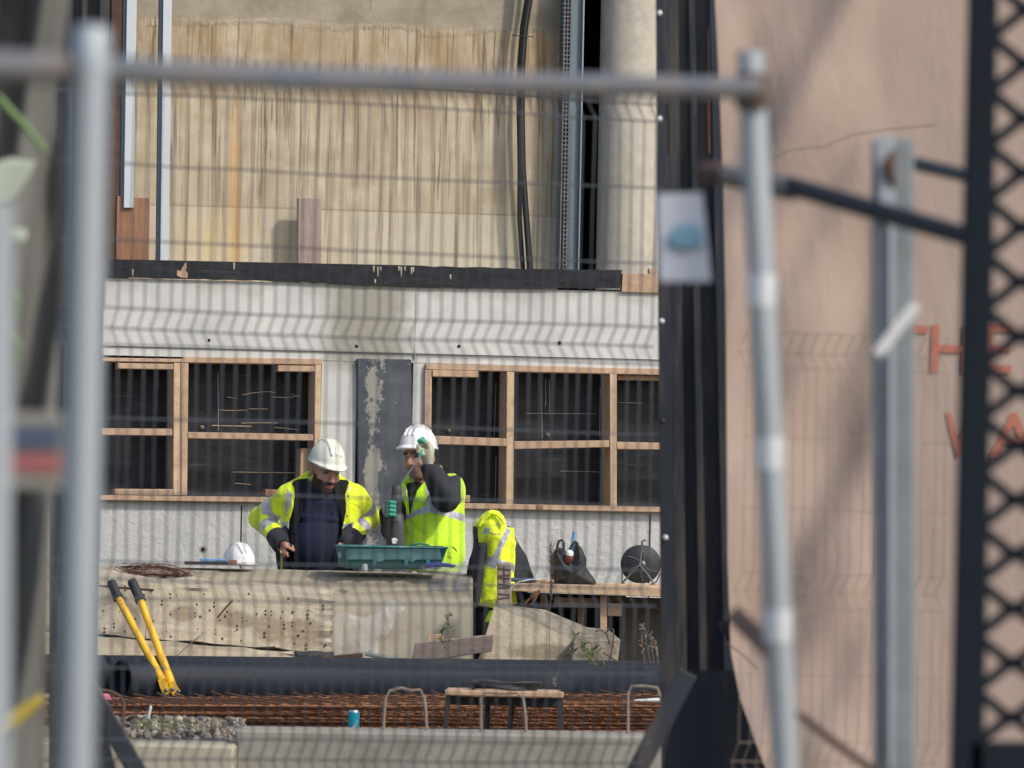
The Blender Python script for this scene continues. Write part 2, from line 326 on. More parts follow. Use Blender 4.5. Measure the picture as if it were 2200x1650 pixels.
# ---------------- mesh builder ----------------
class MB:
    def __init__(s): s.v = []; s.f = []; s.mi = []; s.sm = []; s.mats = []
    def _m(s, m):
        if m is None: return 0
        if m not in s.mats: s.mats.append(m)
        return s.mats.index(m)
    def add(s, vs, fs, m=None, smooth=False):
        b = len(s.v); s.v += [tuple(float(c) for c in p) for p in vs]
        k = s._m(m)
        for f in fs: s.f.append(tuple(b+i for i in f)); s.mi.append(k); s.sm.append(smooth)
        return s
    def hexa(s, P, m=None, bev=0.0):   # P: 4 front (bl, br, tr, tl) + 4 back
        fs = [(0, 1, 2, 3), (5, 4, 7, 6), (4, 0, 3, 7), (1, 5, 6, 2), (3, 2, 6, 7), (4, 5, 1, 0)]
        if bev > 0:
            bm = bmesh.new(); vs = [bm.verts.new(tuple(p)) for p in P]
            for f in fs: bm.faces.new([vs[i] for i in f])
            bmesh.ops.bevel(bm, geom=list(bm.edges), offset=bev, segments=1, affect='EDGES')
            bm.verts.index_update()
            s.add([v.co[:] for v in bm.verts], [[v.index for v in f.verts] for f in bm.faces], m); bm.free()
        else: s.add(P, fs, m)
        return s
    def box(s, lo, hi, m=None, bev=0.0):
        x0, y0, z0 = lo; x1, y1, z1 = hi
        return s.hexa([(x0, y0, z0), (x1, y0, z0), (x1, y0, z1), (x0, y0, z1), (x0, y1, z0), (x1, y1, z0), (x1, y1, z1), (x0, y1, z1)], m, bev)
    def bar(s, a, b, wx, wy, m=None, bev=0.0, ref=(0, 1, 0)):   # rectangular bar a->b; wy measured along ref
        a = Vector(a); b = Vector(b); d = (b-a).normalized(); r = Vector(ref); r = (r-d*r.dot(d)).normalized(); q = d.cross(r)
        P = []
        for yy in (-1, 1):
            for (e, xx) in ((a, -1), (a, 1), (b, 1), (b, -1)): P.append(e+q*(xx*wx/2)+r*(yy*wy/2))
        if q.dot(Vector((0, 0, 0))) == 0: pass
        return s.hexa(P, m, bev)
    def tube(s, pts, r, m=None, n=8, caps=True, smooth=True):
        pts = [Vector(tuple(float(c) for c in p)) for p in pts]; R = r if hasattr(r, '__len__') else [r]*len(pts)
        vs = []; fs = []; N = len(pts); prev = None
        for i, p in enumerate(pts):
            t = (pts[min(i+1, N-1)]-pts[max(i-1, 0)]).normalized()
            if prev is None: a = t.orthogonal().normalized()
            else:
                a = prev-t*prev.dot(t); a.normalize()
            prev = a; b = t.cross(a)
            for k in range(n):
                q = 2*math.pi*k/n; vs.append(p+(a*math.cos(q)+b*math.sin(q))*R[i])
        for i in range(N-1):
            for k in range(n):
                k2 = (k+1) % n; fs.append((i*n+k, i*n+k2, (i+1)*n+k2, (i+1)*n+k))
        s.add(vs, fs, m, smooth)
        if caps: s.add(vs[:n], [tuple(range(n))[::-1]], m); s.add(vs[-n:], [tuple(range(n))], m)
        return s
    def lathe(s, prof, c, ax=(0, 0, 1), m=None, n=24, smooth=True):   # prof: (r, h)
        ax = Vector(ax).normalized(); a = ax.orthogonal().normalized(); b = ax.cross(a); c = Vector(tuple(float(q) for q in c))
        vs = []; fs = []
        for r, h in prof:
            for k in range(n):
                q = 2*math.pi*k/n; vs.append(c+ax*h+(a*math.cos(q)+b*math.sin(q))*r)
        for i in range(len(prof)-1):
            for k in range(n):
                k2 = (k+1) % n; fs.append((i*n+k, i*n+k2, (i+1)*n+k2, (i+1)*n+k))
        return s.add(vs, fs, m, smooth)
    def prism(s, poly, a, b, m=None, bev=0):   # poly of front points (3d), offset vector a..b
        n = len(poly); P = [Vector(tuple(float(c) for c in p)) for p in poly]; a = Vector(a); b = Vector(b)
        vs = [p+a for p in P]+[p+b for p in P]
        fs = [tuple(range(n)), tuple(range(2*n-1, n-1, -1))]+[(i, i+n, (i+1) % n+n, (i+1) % n) for i in range(n)]
        return s.add(vs, fs, m)
    def grid(s, f, nu, nv, m=None, th=0.0, smooth=True):   # f(u,v)->point, u,v in 0..1 ; th: thickness vector along y
        vs = [f(i/(nu-1), j/(nv-1)) for j in range(nv) for i in range(nu)]
        fs = [(j*nu+i, j*nu+i+1, (j+1)*nu+i+1, (j+1)*nu+i) for j in range(nv-1) for i in range(nu-1)]
        s.add(vs, fs, m, smooth)
        if th:
            vb = [(p[0], p[1]+th, p[2]) for p in vs]
            s.add(vb, [f_[::-1] for f_ in fs], m, smooth)
            rim = [i for i in range(nu)]+[j*nu+nu-1 for j in range(1, nv)]+[(nv-1)*nu+i for i in range(nu-2, -1, -1)]+[j*nu for j in range(nv-2, 0, -1)]
            k = len(rim); s.add([vs[i] for i in rim]+[vb[i] for i in rim], [(i, i+k, (i+1) % k+k, (i+1) % k) for i in range(k)], m)
        return s
def tagit(o, label=None, cat=None, group=None, kind=None):
    if label: o['label'] = label
    if cat: o['category'] = cat
    if group: o['group'] = group
    if kind: o['kind'] = kind
    return o
def thing(name, loc, label, cat, group=None, kind=None):
    o = bpy.data.objects.new(name, None); o.empty_display_size = .2; COL.objects.link(o)
    o.location = tuple(float(c) for c in loc); return tagit(o, label, cat, group, kind)
def obj(name, mb, m=None, parent=None, local=False):
    V = np.array(mb.v); off = np.zeros(3)
    if not local:
        if parent is None:
            off = np.array([(V[:, 0].min()+V[:, 0].max())/2, (V[:, 1].min()+V[:, 1].max())/2, V[:, 2].min()])
        else:
            p = parent; 
            while p: off += np.array(p.location); p = p.parent
    me = bpy.data.meshes.new(name); me.from_pydata((V-off).tolist(), [], mb.f)
    ms = ([m] if m is not None and not mb.mats else []) or (mb.mats or [m])
    if m is not None and mb.mats and m not in mb.mats: ms = mb.mats
    for q in ms: me.materials.append(M[q])
    me.polygons.foreach_set('material_index', mb.mi); me.polygons.foreach_set('use_smooth', mb.sm)
    me.update()
    o = bpy.data.objects.new(name, me); COL.objects.link(o)
    if parent is None: o.location = tuple(off) if not local else (0, 0, 0)
    else: o.parent = parent
    return o
def nonflip(o): return o
# ---------------- implicit surfaces ----------------
class Vol:
    def __init__(s, lo, hi, h=.006):
        s.lo = np.array(lo, float); s.h = h
        s.n = np.maximum(3, np.ceil((np.array(hi)-s.lo)/h).astype(int)+1)
        s.ax = [s.lo[i]+h*np.arange(s.n[i]) for i in range(3)]
        s.v = np.full(tuple(s.n), 1.0, np.float32)
    def copy(s):
        o = Vol.__new__(Vol); o.lo, o.h, o.n, o.ax = s.lo, s.h, s.n, s.ax; o.v = s.v.copy(); return o
    def sub(s, lo, hi, mg):
        sl_ = []
        for i in range(3):
            a = int(np.clip(np.floor((lo[i]-mg-s.lo[i])/s.h), 0, s.n[i]-1)); b = int(np.clip(np.ceil((hi[i]+mg-s.lo[i])/s.h)+1, a+1, s.n[i])); sl_.append(slice(a, b))
        X = s.ax[0][sl_[0]][:, None, None]; Y = s.ax[1][sl_[1]][None, :, None]; Z = s.ax[2][sl_[2]][None, None, :]
        return tuple(sl_), X, Y, Z
    def comb(s, sl_, d, k, sub):
        a = s.v[sl_]
        if sub: s.v[sl_] = np.maximum(a, -d); return
        if k > 0:
            hh = np.clip(.5+.5*(a-d)/k, 0, 1); s.v[sl_] = a*(1-hh)+d*hh-k*hh*(1-hh)
        else: s.v[sl_] = np.minimum(a, d)
    def cap(s, p0, r0_, p1, r1, k=.015, sub=False):
        p0 = np.array(p0, float); p1 = np.array(p1, float); R = max(r0_, r1)
        sl_, X, Y, Z = s.sub(np.minimum(p0, p1)-R, np.maximum(p0, p1)+R, .05)
        d = p1-p0; L = max(d@d, 1e-9)
        t = np.clip(((X-p0[0])*d[0]+(Y-p0[1])*d[1]+(Z-p0[2])*d[2])/L, 0, 1)
        q = np.sqrt((X-p0[0]-t*d[0])**2+(Y-p0[1]-t*d[1])**2+(Z-p0[2]-t*d[2])**2)-(r0_+(r1-r0_)*t)
        s.comb(sl_, q, k, sub); return s
    def ell(s, c, r, R=None, k=.015, sub=False, cut=None):
        c = np.array(c, float); r = np.array(r, float); m = r.max()
        sl_, X, Y, Z = s.sub(c-m, c+m, .05)
        x, y, z = X-c[0], Y-c[1], Z-c[2]
        if R is not None:
            x, y, z = (x*R[0, i]+y*R[1, i]+z*R[2, i] for i in range(3))
        k0 = np.sqrt((x/r[0])**2+(y/r[1])**2+(z/r[2])**2); k1 = np.sqrt((x/r[0]**2)**2+(y/r[1]**2)**2+(z/r[2]**2)**2)+1e-6
        d = k0*(k0-1)/k1
        if cut is not None: d = np.maximum(d, cut-z)
        s.comb(sl_, d, k, sub); return s
    def poly(s, pts, yref):         # signed distance (m) of an outline in picture px at depth yref, on the XZ grid
        X, Z = np.meshgrid(s.ax[0], s.ax[2], indexing='ij')
        P = np.stack([X, np.full_like(X, yref), Z], -1); u, v = proj(P)
        return (pdist(u, v, pts)/ppm(yref))[:, None, :].astype(np.float32)
    def wrinkle(s, amp, f=40, seed=0):
        r = np.random.RandomState(seed); X = s.ax[0][:, None, None]; Y = s.ax[1][None, :, None]; Z = s.ax[2][None, None, :]
        q = 0
        for i in range(5):
            a = r.normal(size=3); a /= np.linalg.norm(a); b = r.normal(size=3); b /= np.linalg.norm(b)
            q = q+(1 if i % 2 else -1)*(lambda z: 1-2*np.abs(np.sin(z*.5))**.8 if i in (1, 2, 3) else np.sin(z))(f*(.6+.25*i)*(a[0]*X+a[1]*Y+a[2]*Z)+2.2*np.sin(f*.3*(b[0]*X+b[1]*Y+b[2]*Z)+i)+r.rand()*6)*(.55+.45*np.sin(9*(a[2]*X+b[0]*Z+i)))
        s.v = (s.v+amp*q/3).astype(np.float32); return s
    def mesh(s, v=None, smooth=1):
        v = s.v if v is None else v
        v = np.pad(v, 1, constant_values=1.0); lo = s.lo-s.h
        n = v.shape; ins = v < 0
        c = np.zeros(tuple(k-1 for k in n), int)
        for dx in (0, 1):
            for dy in (0, 1):
                for dz in (0, 1): c += ins[dx:n[0]-1+dx, dy:n[1]-1+dy, dz:n[2]-1+dz]
        act = (c > 0) & (c < 8); idx = -np.ones(act.shape, int); I = np.argwhere(act); idx[act] = np.arange(len(I))
        acc = np.zeros((len(I), 3)); cnt = np.zeros(len(I))
        cr = [(a, b) for a in range(8) for b in range(8) if a < b and bin(a ^ b).count('1') == 1]
        off = lambda q: np.array([(q >> 2) & 1, (q >> 1) & 1, q & 1])
        for a, b in cr:
            oa, ob = off(a), off(b); ia = I+oa; ib = I+ob
            va = v[ia[:, 0], ia[:, 1], ia[:, 2]]; vb = v[ib[:, 0], ib[:, 1], ib[:, 2]]
            m = (va < 0) != (vb < 0); t = np.where(m, va/np.where(m, va-vb, 1), 0)
            acc[m] += (oa+(ob-oa)*t[:, None])[m]; cnt[m] += 1
        V = lo+(I+acc/cnt[:, None])*s.h
        F = []
        for a in range(3):
            b, c_ = (a+1) % 3, (a+2) % 3
            s0 = [slice(None)]*3; s1 = [slice(None)]*3; s0[a] = slice(0, -1); s1[a] = slice(1, None)
            x = ins[tuple(s0)] != ins[tuple(s1)]; E = np.argwhere(x)
            E = E[(E[:, b] > 0) & (E[:, c_] > 0) & (E[:, b] < n[b]-1) & (E[:, c_] < n[c_]-1)]
            g = lambda db, dc: idx[tuple((E-np.eye(3, dtype=int)[b]*db-np.eye(3, dtype=int)[c_]*dc).T)]
            q = np.stack([g(0, 0), g(1, 0), g(1, 1), g(0, 1)], 1)
            fl = ins[tuple(E.T)]; q[~fl] = q[~fl][:, ::-1]; F.append(q)
        F = np.concatenate(F)
        for _ in range(smooth):
            S = np.zeros_like(V); C = np.zeros(len(V))
            for i in range(4):
                j = (i+1) % 4
                np.add.at(S, F[:, i], V[F[:, j]]); np.add.at(C, F[:, i], 1); np.add.at(S, F[:, j], V[F[:, i]]); np.add.at(C, F[:, j], 1)
            V = V*.4+.6*S/C[:, None]
        return V, F
def pdist(u, v, pts):
    pts = np.array(pts, float); d = np.full(u.shape, 1e9); sgn = np.ones(u.shape); N = len(pts)
    for i in range(N):
        a, b = pts[i], pts[i-1]; e = b-a; wx, wy = u-a[0], v-a[1]
        t = np.clip((wx*e[0]+wy*e[1])/(e@e+1e-9), 0, 1); d = np.minimum(d, (wx-t*e[0])**2+(wy-t*e[1])**2)
        c1 = v >= a[1]; c2 = v < b[1]; c3 = e[0]*wy > e[1]*wx
        al = (c1 & c2 & c3) | (~c1 & ~c2 & ~c3); sgn = np.where(al, -sgn, sgn)
    return sgn*np.sqrt(d)
def inside(u, v, pts): return pdist(u, v, pts) < 0
def sobj(name, VF, mats, parent, fn=None, local=False):
    V, F = VF
    off = np.zeros(3); p = parent
    if not local:
        while p: off += np.array(p.location); p = p.parent
        if parent is None: off = np.array([(V[:, 0].min()+V[:, 0].max())/2, (V[:, 1].min()+V[:, 1].max())/2, V[:, 2].min()])
    me = bpy.data.meshes.new(name); me.from_pydata((V-off).tolist(), [], F.tolist())
    for q in mats: me.materials.append(M[q])
    if fn is not None:
        C = V[F].mean(1); u, v = proj(C)
        N = np.cross(V[F[:, 2]]-V[F[:, 0]], V[F[:, 3]]-V[F[:, 1]]); N /= np.linalg.norm(N, axis=1)[:, None]+1e-12
        me.polygons.foreach_set('material_index', fn(C, N, u, v).astype(int))
    me.polygons.foreach_set('use_smooth', [True]*len(F)); me.update()
    o = bpy.data.objects.new(name, me); COL.objects.link(o)
    if parent is None: o.location = tuple(off)
    else: o.parent = parent
    return o
def pillow(name, pts, d, th, mats, parent=None, fn=None, h=.007, edge=.05, wr=.006, f=30, seed=0, flat=.006):
    P = np.array([at(x, y, d) for x, y in pts]); lo = P.min(0)-.02; hi = P.max(0)+.02; lo[1] = d-th-.02; hi[1] = d+th+.02
    v = Vol(lo, hi, h); s2 = v.poly(pts, d)
    prof = flat+th*np.sqrt(np.clip(-s2/edge, 0, 1))
    v.v = np.maximum(np.abs(v.ax[1][None, :, None]-d)-prof, s2).astype(np.float32)*np.ones(tuple(v.n), np.float32)
    if wr: v.wrinkle(wr, f, seed)
    return sobj(name, v.mesh(), mats, parent, fn)
def rotm(yaw, pitch, roll=0):   # yaw about z, pitch nods forward (local -Y is the face side), roll about y
    cy, sy = math.cos(yaw), math.sin(yaw); cp, sp = math.cos(pitch), math.sin(pitch); cr, sr = math.cos(roll), math.sin(roll)
    return np.array([[cy, -sy, 0], [sy, cy, 0], [0, 0, 1]])@np.array([[1, 0, 0], [0, cp, -sp], [0, sp, cp]])@np.array([[cr, 0, sr], [0, 1, 0], [-sr, 0, cr]])
# ---------------- ground ----------------
def gz(x, y):
    a = min(max((y-31.25)/.4, 0), 1); b = min(max((38.35-y)/.3, 0), 1)
    c = min(max((x+12)/4, 0), 1)*min(max((14-x)/4, 0), 1)
    return .25*a*b*c
mb = MB()
xs = [-400, -120, -40, -20]+[-12+i*.5 for i in range(54)]+[22, 45, 120, 400]
ys = [-60, -20, 0, 10, 20, 26]+[27+i*.3 for i in range(40)]+[40, 44, 60, 120, 300, 700]
vs = [(x, y, gz(x, y)+(rng.rand()*.03 if 27 < y < 39 and abs(x) < 12 else 0)) for y in ys for x in xs]
nx = len(xs)
mb.add(vs, [(j*nx+i, j*nx+i+1, (j+1)*nx+i+1, (j+1)*nx+i) for j in range(len(ys)-1) for i in range(nx-1)])
tagit(obj('ground', mb, 'soil', local=True), kind='structure')

# ---------------- building ----------------
B = bpy.data.objects.new('concrete_building', None); COL.objects.link(B); B.matrix_world = FM
tagit(B, 'unfinished two storey concrete building with timber framed openings behind the workers', 'building')
def bobj(name, mb, m=None, parent=None):
    return obj(name, mb, m, parent or B, local=True)
def fb(mb, x0, x1, y0, y1, wf, wb, m=None, bev=0.0):   # box on the facade from picture edges; front wf m proud, back wb
    xm, ym = (x0+x1)/2, (y0+y1)/2
    a = fp(x0, ym, wf)[0]; b = fp(x1, ym, wf)[0]; z0 = fp(xm, y1, wf)[1]; z1 = fp(xm, y0, wf)[1]
    return mb.box((a, -wf, z0), (b, -wb, z1), m, bev)
def fq(mb, P, wf, wb, m=None, bev=0.0):               # quad tl,tr,br,bl in px
    tl, tr, br, bl = [fp(x, y, wf) for x, y in P]
    f = [(q[0], -wf, q[1]) for q in (bl, br, tr, tl)]; k = [(q[0], -wb, q[1]) for q in (bl, br, tr, tl)]
    return mb.hexa(f+k, m, bev)
def fpoly(mb, P, wf, wb, m=None):
    pts = [(fp(x, y, wf)[0], 0, fp(x, y, wf)[1]) for x, y in P]
    return mb.prism(pts[::-1], (0, -wf, 0), (0, -wb, 0), m)
XL, XR = fp(-2600, 600)[0], fp(4600, 600)[0]
zband1 = fp(800, 612)[1]; zband0 = fp(800, 768)[1]; zlow = fp(800, 1082)[1]
bobj('upper_wall', fb(MB(), 292, 1212, -900, 640, -.35, -.6), 'wall')
mb = MB()   # broken pour ridge standing a little proud of the wall
def ridge(u, v):
    px = 294+u*(1210-294); k = math.sin(px*.009)*5+math.sin(px*.027+1)*3+(7 if px > 905 else 0)
    x, z = fp(px, 34+px*.014+k+v*(22+4*math.sin(px*.021)+2*math.sin(px*.13)), -.35)
    b = math.sin(math.pi*v)**.6
    return (x, .35+.003-.0055*b*(.6+.6*rng.rand()), z+.002*rng.randn())
mb.grid(ridge, 420, 9); bobj('pour_ridge', mb, 'wall')
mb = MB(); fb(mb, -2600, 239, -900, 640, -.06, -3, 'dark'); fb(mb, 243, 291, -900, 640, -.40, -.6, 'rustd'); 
bobj('left_recess_fill', mb)  # solid near-black block stands in for the unlit opening
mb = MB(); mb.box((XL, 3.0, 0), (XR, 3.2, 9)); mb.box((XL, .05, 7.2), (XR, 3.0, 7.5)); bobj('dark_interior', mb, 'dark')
mb = MB(); fb(mb, 1409, 4600, -900, 640, -.3, -.6); bobj('right_wall', mb, 'colc')
# floor slab edge / band
mb = MB()
zc = (zband0+zband1)/2
def seg(x0, x1, t0, t1, b0, b1, wf, wb, m=None): return fq(mb, [(x0, t0), (x1, t1), (x1, b1), (x0, b0)], wf, wb, m)
L0, L1 = fp(-2600, 590)[0], fp(4600, 650)[0]
mb.box((L0, 0, fp(800, 757)[1]), (L1, .9, zband1))
mb.box((L0, .012, fp(800, 777)[1]), (L1, .9, fp(800, 757)[1]-.003))
bobj('floor_band', mb, 'band')
# piers and dado
mb = MB(); zt = fp(800, 777)[1]-.002
def pier(x0, x1, w=-.014, y=950):
    a, b = fp(x0, y)[0], fp(x1, y)[0]; mb.box((a, -w, fp((x0+x1)/2, 1068+(x0+x1)/2*.0205-8)[1]+.0), (b, .5, zt))
pier(689, 765); pier(886, 913); pier(-2600, -60)
bobj('pier', mb, 'band')
mb = MB()
a, b = fp(-2600, 1100)[0], fp(765, 1100)[0]; mb.box((a, .018, -.1), (b, .5, fp(450, 1077)[1]))
a, b = fp(886, 1150)[0], fp(4600, 1100)[0]; mb.box((a, .018, -.1), (b, .5, fp(1160, 1090)[1]))
mb.box((fp(765, 1100)[0]-.002, .10, -.1), (fp(886, 1100)[0]+.002, .5, zt))
bobj('dado_wall', mb, 'dado')
mb = MB(); fq(mb, [(768, 770), (884, 772), (888, 1330), (771, 1330)], .02, -.098, None, .004)
bobj('slate_board', mb, 'peel')
# black coping board, ragged lower edge
mb = MB(); top = []; bot = []
for i in range(61):
    px = 60+i*(1336-60)/60
    tp = 556+(px-200)*.0205; bt = 594+(px-230)*.0235+(6*math.sin(max(px-600, 0)*.0048) if px > 600 else 0)+rng.rand()*2
    if px > 930: tp += 3*rng.rand()
    top.append((px, tp)); bot.append((px+(4 if i == 60 else 0)*-1, bt))
fpoly(mb, top+bot[::-1], .022, -.03); bobj('coping_board', mb, 'film')
mb = MB(); fq(mb, [(1338, 588), (1420, 590), (1420, 629), (1336, 627)], .02, -.03); fq(mb, [(1395, 577), (1420, 577), (1420, 588), (1395, 588)], .02, -.03)
fb(mb, 1420, 4600, 600, 660, .02, -.03); bobj('bare_coping_board', mb, 'timber')
mb = MB()
for P in ([(381, 580), (388, 583), (393, 573), (397, 566), (400, 563), (401, 575), (398, 580), (403, 586), (403, 597), (388, 596), (380, 592)],):
    fpoly(mb, P, .026, .02)
bobj('torn_timber_patch', mb, 'timber')
mb = MB()
for x, y, l in ((285, 578, 16), (503, 564, 16), (803, 571, 14), (812, 573, 22), (818, 573, 9), (857, 572, 10), (870, 573, 9), (862, 573, 22), (884, 574, 16), (888, 574, 11), (806, 600, 9), (968, 590, 10)):
    mb = MB(); fpoly(mb, [(x-2, y), (x+2.4, y), (x+1.5, y+l*.6), (x+1.1, y+l), (x-.6, y+l*.95), (x-1.3, y+l*.5)], .0245, .02); bobj('mortar_drip', mb, 'slab2')
# round column and steel
mb = MB(); cx = (fp(1299, 300, -.2)[0]+fp(1420, 300, -.2)[0])/2; rr = (fp(1420, 300, -.2)[0]-fp(1299, 300, -.2)[0])/2
mb.lathe([(rr, fp(1350, 586, -.2)[1]-.1), (rr, 9)], (cx, .2+rr, 0), n=48); bobj('round_column', mb, 'colc')
mb = MB(); fb(mb, 1213, 1219, -900, 600, -.28, -.5, 'steelblue')
fb(mb, 1231, 1258, -900, 600, -.25, -.45, 'steelblue'); fb(mb, 1228, 1231.5, -900, 600, -.22, -.45, 'galv'); fb(mb, 1256.5, 1259, -900, 600, -.22, -.45, 'galv')
bobj('steel_jamb', mb)
mb = MB()   # perforated channel: two edge strips and rungs
fb(mb, 1209, 1211.5, -200, 600, -.20, -.24); fb(mb, 1222.5, 1225.5, -200, 600, -.20, -.24); fb(mb, 1216, 1218, -200, 600, -.20, -.24)
fb(mb, 1209, 1226, -200, 600, -.27, -.28)
y = -30
while y < 590:
    fb(mb, 1209, 1226, y, y+2.2, -.198, -.24); y += 9.2
bobj('perforated_channel', mb, 'galv_d')
for (x0, x1, yb, xs_) in ((201, 214, 60, 0), (266, 287, 421, 0), (344, 362, 557, 0)):
    mb = MB()
    t = 6 if x0 != 201 else 0
    fq(mb, [(x0+t+2, -60), (x1+t+2, -60), (x1, yb+25), (x0, yb+25)], -.02, -.06, 'zinc')
    fq(mb, [(x0+t-6, -60), (x0+t+1.5, -60), (x0, yb+25), (x0-7.5, yb+25)], -.045, -.10, 'steelblue')
    bobj('metal_stud', mb)
# ---- timber formed openings
def opening(name, label, x0, x1, ytop, ybot, slope):
    o = MB(); m = (x0+x1)/2
    fb(o, x0-6, x1+6, ytop-8, ybot+8, -.225, -.245, 'film')
    return bobj(name, o)
DW, DB = .012, -.222
O1 = opening('window_opening', '', -60, 686, 775, 1068, 0); 
def part(par, nm, P, wf=DW, wb=DB, m='timber', bev=.003):
    mb = MB(); fq(mb, P, wf, wb, None, bev); return bobj(nm, mb, m, par)
R = part
R(O1, 'top_plate', [(-60, 764), (395, 771), (395, 779), (-60, 772)])
R(O1, 'top_plate', [(393, 766), (692, 771), (692, 784), (393, 779)])
R(O1, 'mullion', [(373, 780), (387.5, 780), (387.5, 1064), (372, 1064)], m='timber_pale')
R(O1, 'mullion', [(389, 780), (405, 780), (402, 1064), (389, 1064)])
R(O1, 'jamb_stud', [(677, 784), (690, 784), (687, 1068), (674, 1068)], m='timber_pale')
R(O1, 'mullion', [(75, 779), (90, 779), (90, 1060), (75, 1060)])
R(O1, 'cross_rail', [(90, 919), (370, 921), (370, 936), (90, 934)], .016, -.05)
R(O1, 'cross_rail', [(404, 928), (673, 933), (673, 947), (404, 942)], .016, -.05)
R(O1, 'packing_block', [(253, 780), (372, 782), (372, 794), (253, 792)], .02, -.1)
R(O1, 'packing_block', [(597, 785), (676, 786), (676, 799), (597, 798)], .02, -.1)
R(O1, 'packing_block', [(246, 1050), (371, 1051), (371, 1064), (246, 1063)], .02, -.1)
R(O1, 'packing_block', [(570, 1051), (673, 1053), (673, 1068), (570, 1066)], .006, -.1, 'timber_brown')
R(O1, 'packing_block', [(646, 963), (674, 963), (672, 1050), (644, 1050)], -.05, -.2)
R(O1, 'sill_plate', [(-60, 1060), (690, 1069), (690, 1081), (-60, 1071)], .03)
O2 = opening('window_opening', '', 916, 1900, 795, 1086, 0)
R(O2, 'top_plate', [(915, 781), (1900, 803), (1900, 817), (915, 794)])
R(O2, 'jamb_stud', [(913, 795), (928, 795), (925, 1080), (910, 1080)])
R(O2, 'packing_block', [(929, 795), (1028, 797), (1028, 811), (929, 809)], .02, -.1)
R(O2, 'mullion', [(1089, 799), (1105, 799), (1103, 1083), (1087, 1083)], m='timber_pale')
R(O2, 'mullion', [(1310, 803), (1325, 803), (1325, 1088), (1311, 1088)], m='timber_pale')
R(O2, 'mullion', [(1540, 808), (1556, 808), (1556, 1092), (1540, 1092)])
R(O2, 'cross_rail', [(926, 936), (1088, 942), (1088, 959), (926, 954)], .016, -.05)
R(O2, 'cross_rail', [(1104, 948), (1309, 946), (1309, 961), (1104, 965)], .016, -.05)
R(O2, 'cross_rail', [(1325, 949), (1540, 954), (1540, 968), (1325, 965)], .016, -.05)
R(O2, 'packing_block', [(1327, 806), (1420, 808), (1420, 818), (1327, 816)], -.06, -.15)
R(O2, 'packing_block', [(992, 1064), (1010, 1064), (1010, 1079), (992, 1079)], .02, -.1)
R(O2, 'sill_plate', [(900, 1079), (1900, 1098), (1900, 1110), (900, 1091)], .03)
R(O2, 'packing_block', [(1152, 1085), (1168, 1085), (1168, 1094), (1152, 1094)], .034, .02, 'timber_brown')
# splits, screws and drips on the black boards (children of the openings)
def wisps(par, nm, L, r, m):
    for pts in L:
        mb = MB()
        mb.tube([(fp(x, y, -.222)[0], .224, fp(x, y, -.222)[1]) for x, y in pts], r, n=4)
        bobj(nm, mb, m, par)
wisps(O1, 'split', [[(520, 848), (545, 844), (572, 841), (592, 843)], [(583, 853), (615, 854), (645, 851)], [(470, 881), (500, 882), (533, 881)], [(535, 878), (575, 879)],
      [(520, 909), (560, 908), (597, 909)], [(455, 914), (500, 915), (540, 916)], [(590, 918), (640, 923)], [(500, 1014), (560, 1015), (650, 1016)], [(505, 1038), (540, 1041)]], .0032, 'timber_pale')
wisps(O1, 'wrinkle_edge', [[(468, 800), (469, 860), (469, 925)], [(488, 853), (510, 856)], [(640, 851), (625, 846)]], .0026, 'galv')
wisps(O2, 'drip', [[(1172, 815), (1173, 860), (1172, 872)], [(1180, 815), (1181, 870), (1181, 890)], [(1163, 830), (1165, 942)], [(1066, 820), (1062, 938)], [(1290, 830), (1288, 940)], [(1066, 980), (1064, 1075)], [(1292, 985), (1290, 1078)],
      [(1330, 865), (1380, 866)], [(1205, 1012), (1288, 1014)], [(1130, 888), (1280, 889)]], .0018, 'concrete')
for x, y in ((965, 925), (1177, 934), (434, 918)):
    mb = MB(); c = fp(x, y, -.222); mb.lathe([(.006, 0), (.010, .004), (.010, .01), (.006, .012)], (c[0], .226, c[1]), (0, -1, 0), 'timber_pale', 10)
    mb.lathe([(.0001, .005), (.006, .006)], (c[0], .226, c[1]), (0, -1, 0), 'dark', 10)
    bobj('tie_hole', mb)
# tie holes in the band and dado
for x, y, r in ((449, 731, .009), (766, 744, .009), (986, 744, .010), (1202, 737, .011), (437, 1181, .011)):
    mb = MB(); c = fp(x, y, 0); w_ = .018 if y > 1000 else 0
    mb.lathe([(.0001, .0025+0), (r, .0025)], (c[0], w_, c[1]), (0, -1, 0), 'dark', 14)
    if y > 1000: mb.lathe([(r, .002), (r*1.9, .002)], (c[0], w_, c[1]), (0, -1, 0), 'kerbc', 14)
    bobj('tie_hole', mb)
for x in (517, 1395):
    mb = MB(); fb(mb, x-1.4, x+1.4, 1086+(x-517)*.02, 1300, -.0165, -.03); bobj('dado_joint', mb, 'dark')
mb = MB(); fb(mb, 892, 894.5, 628, 770, .002, -.01); bobj('band_joint', mb, 'dado')
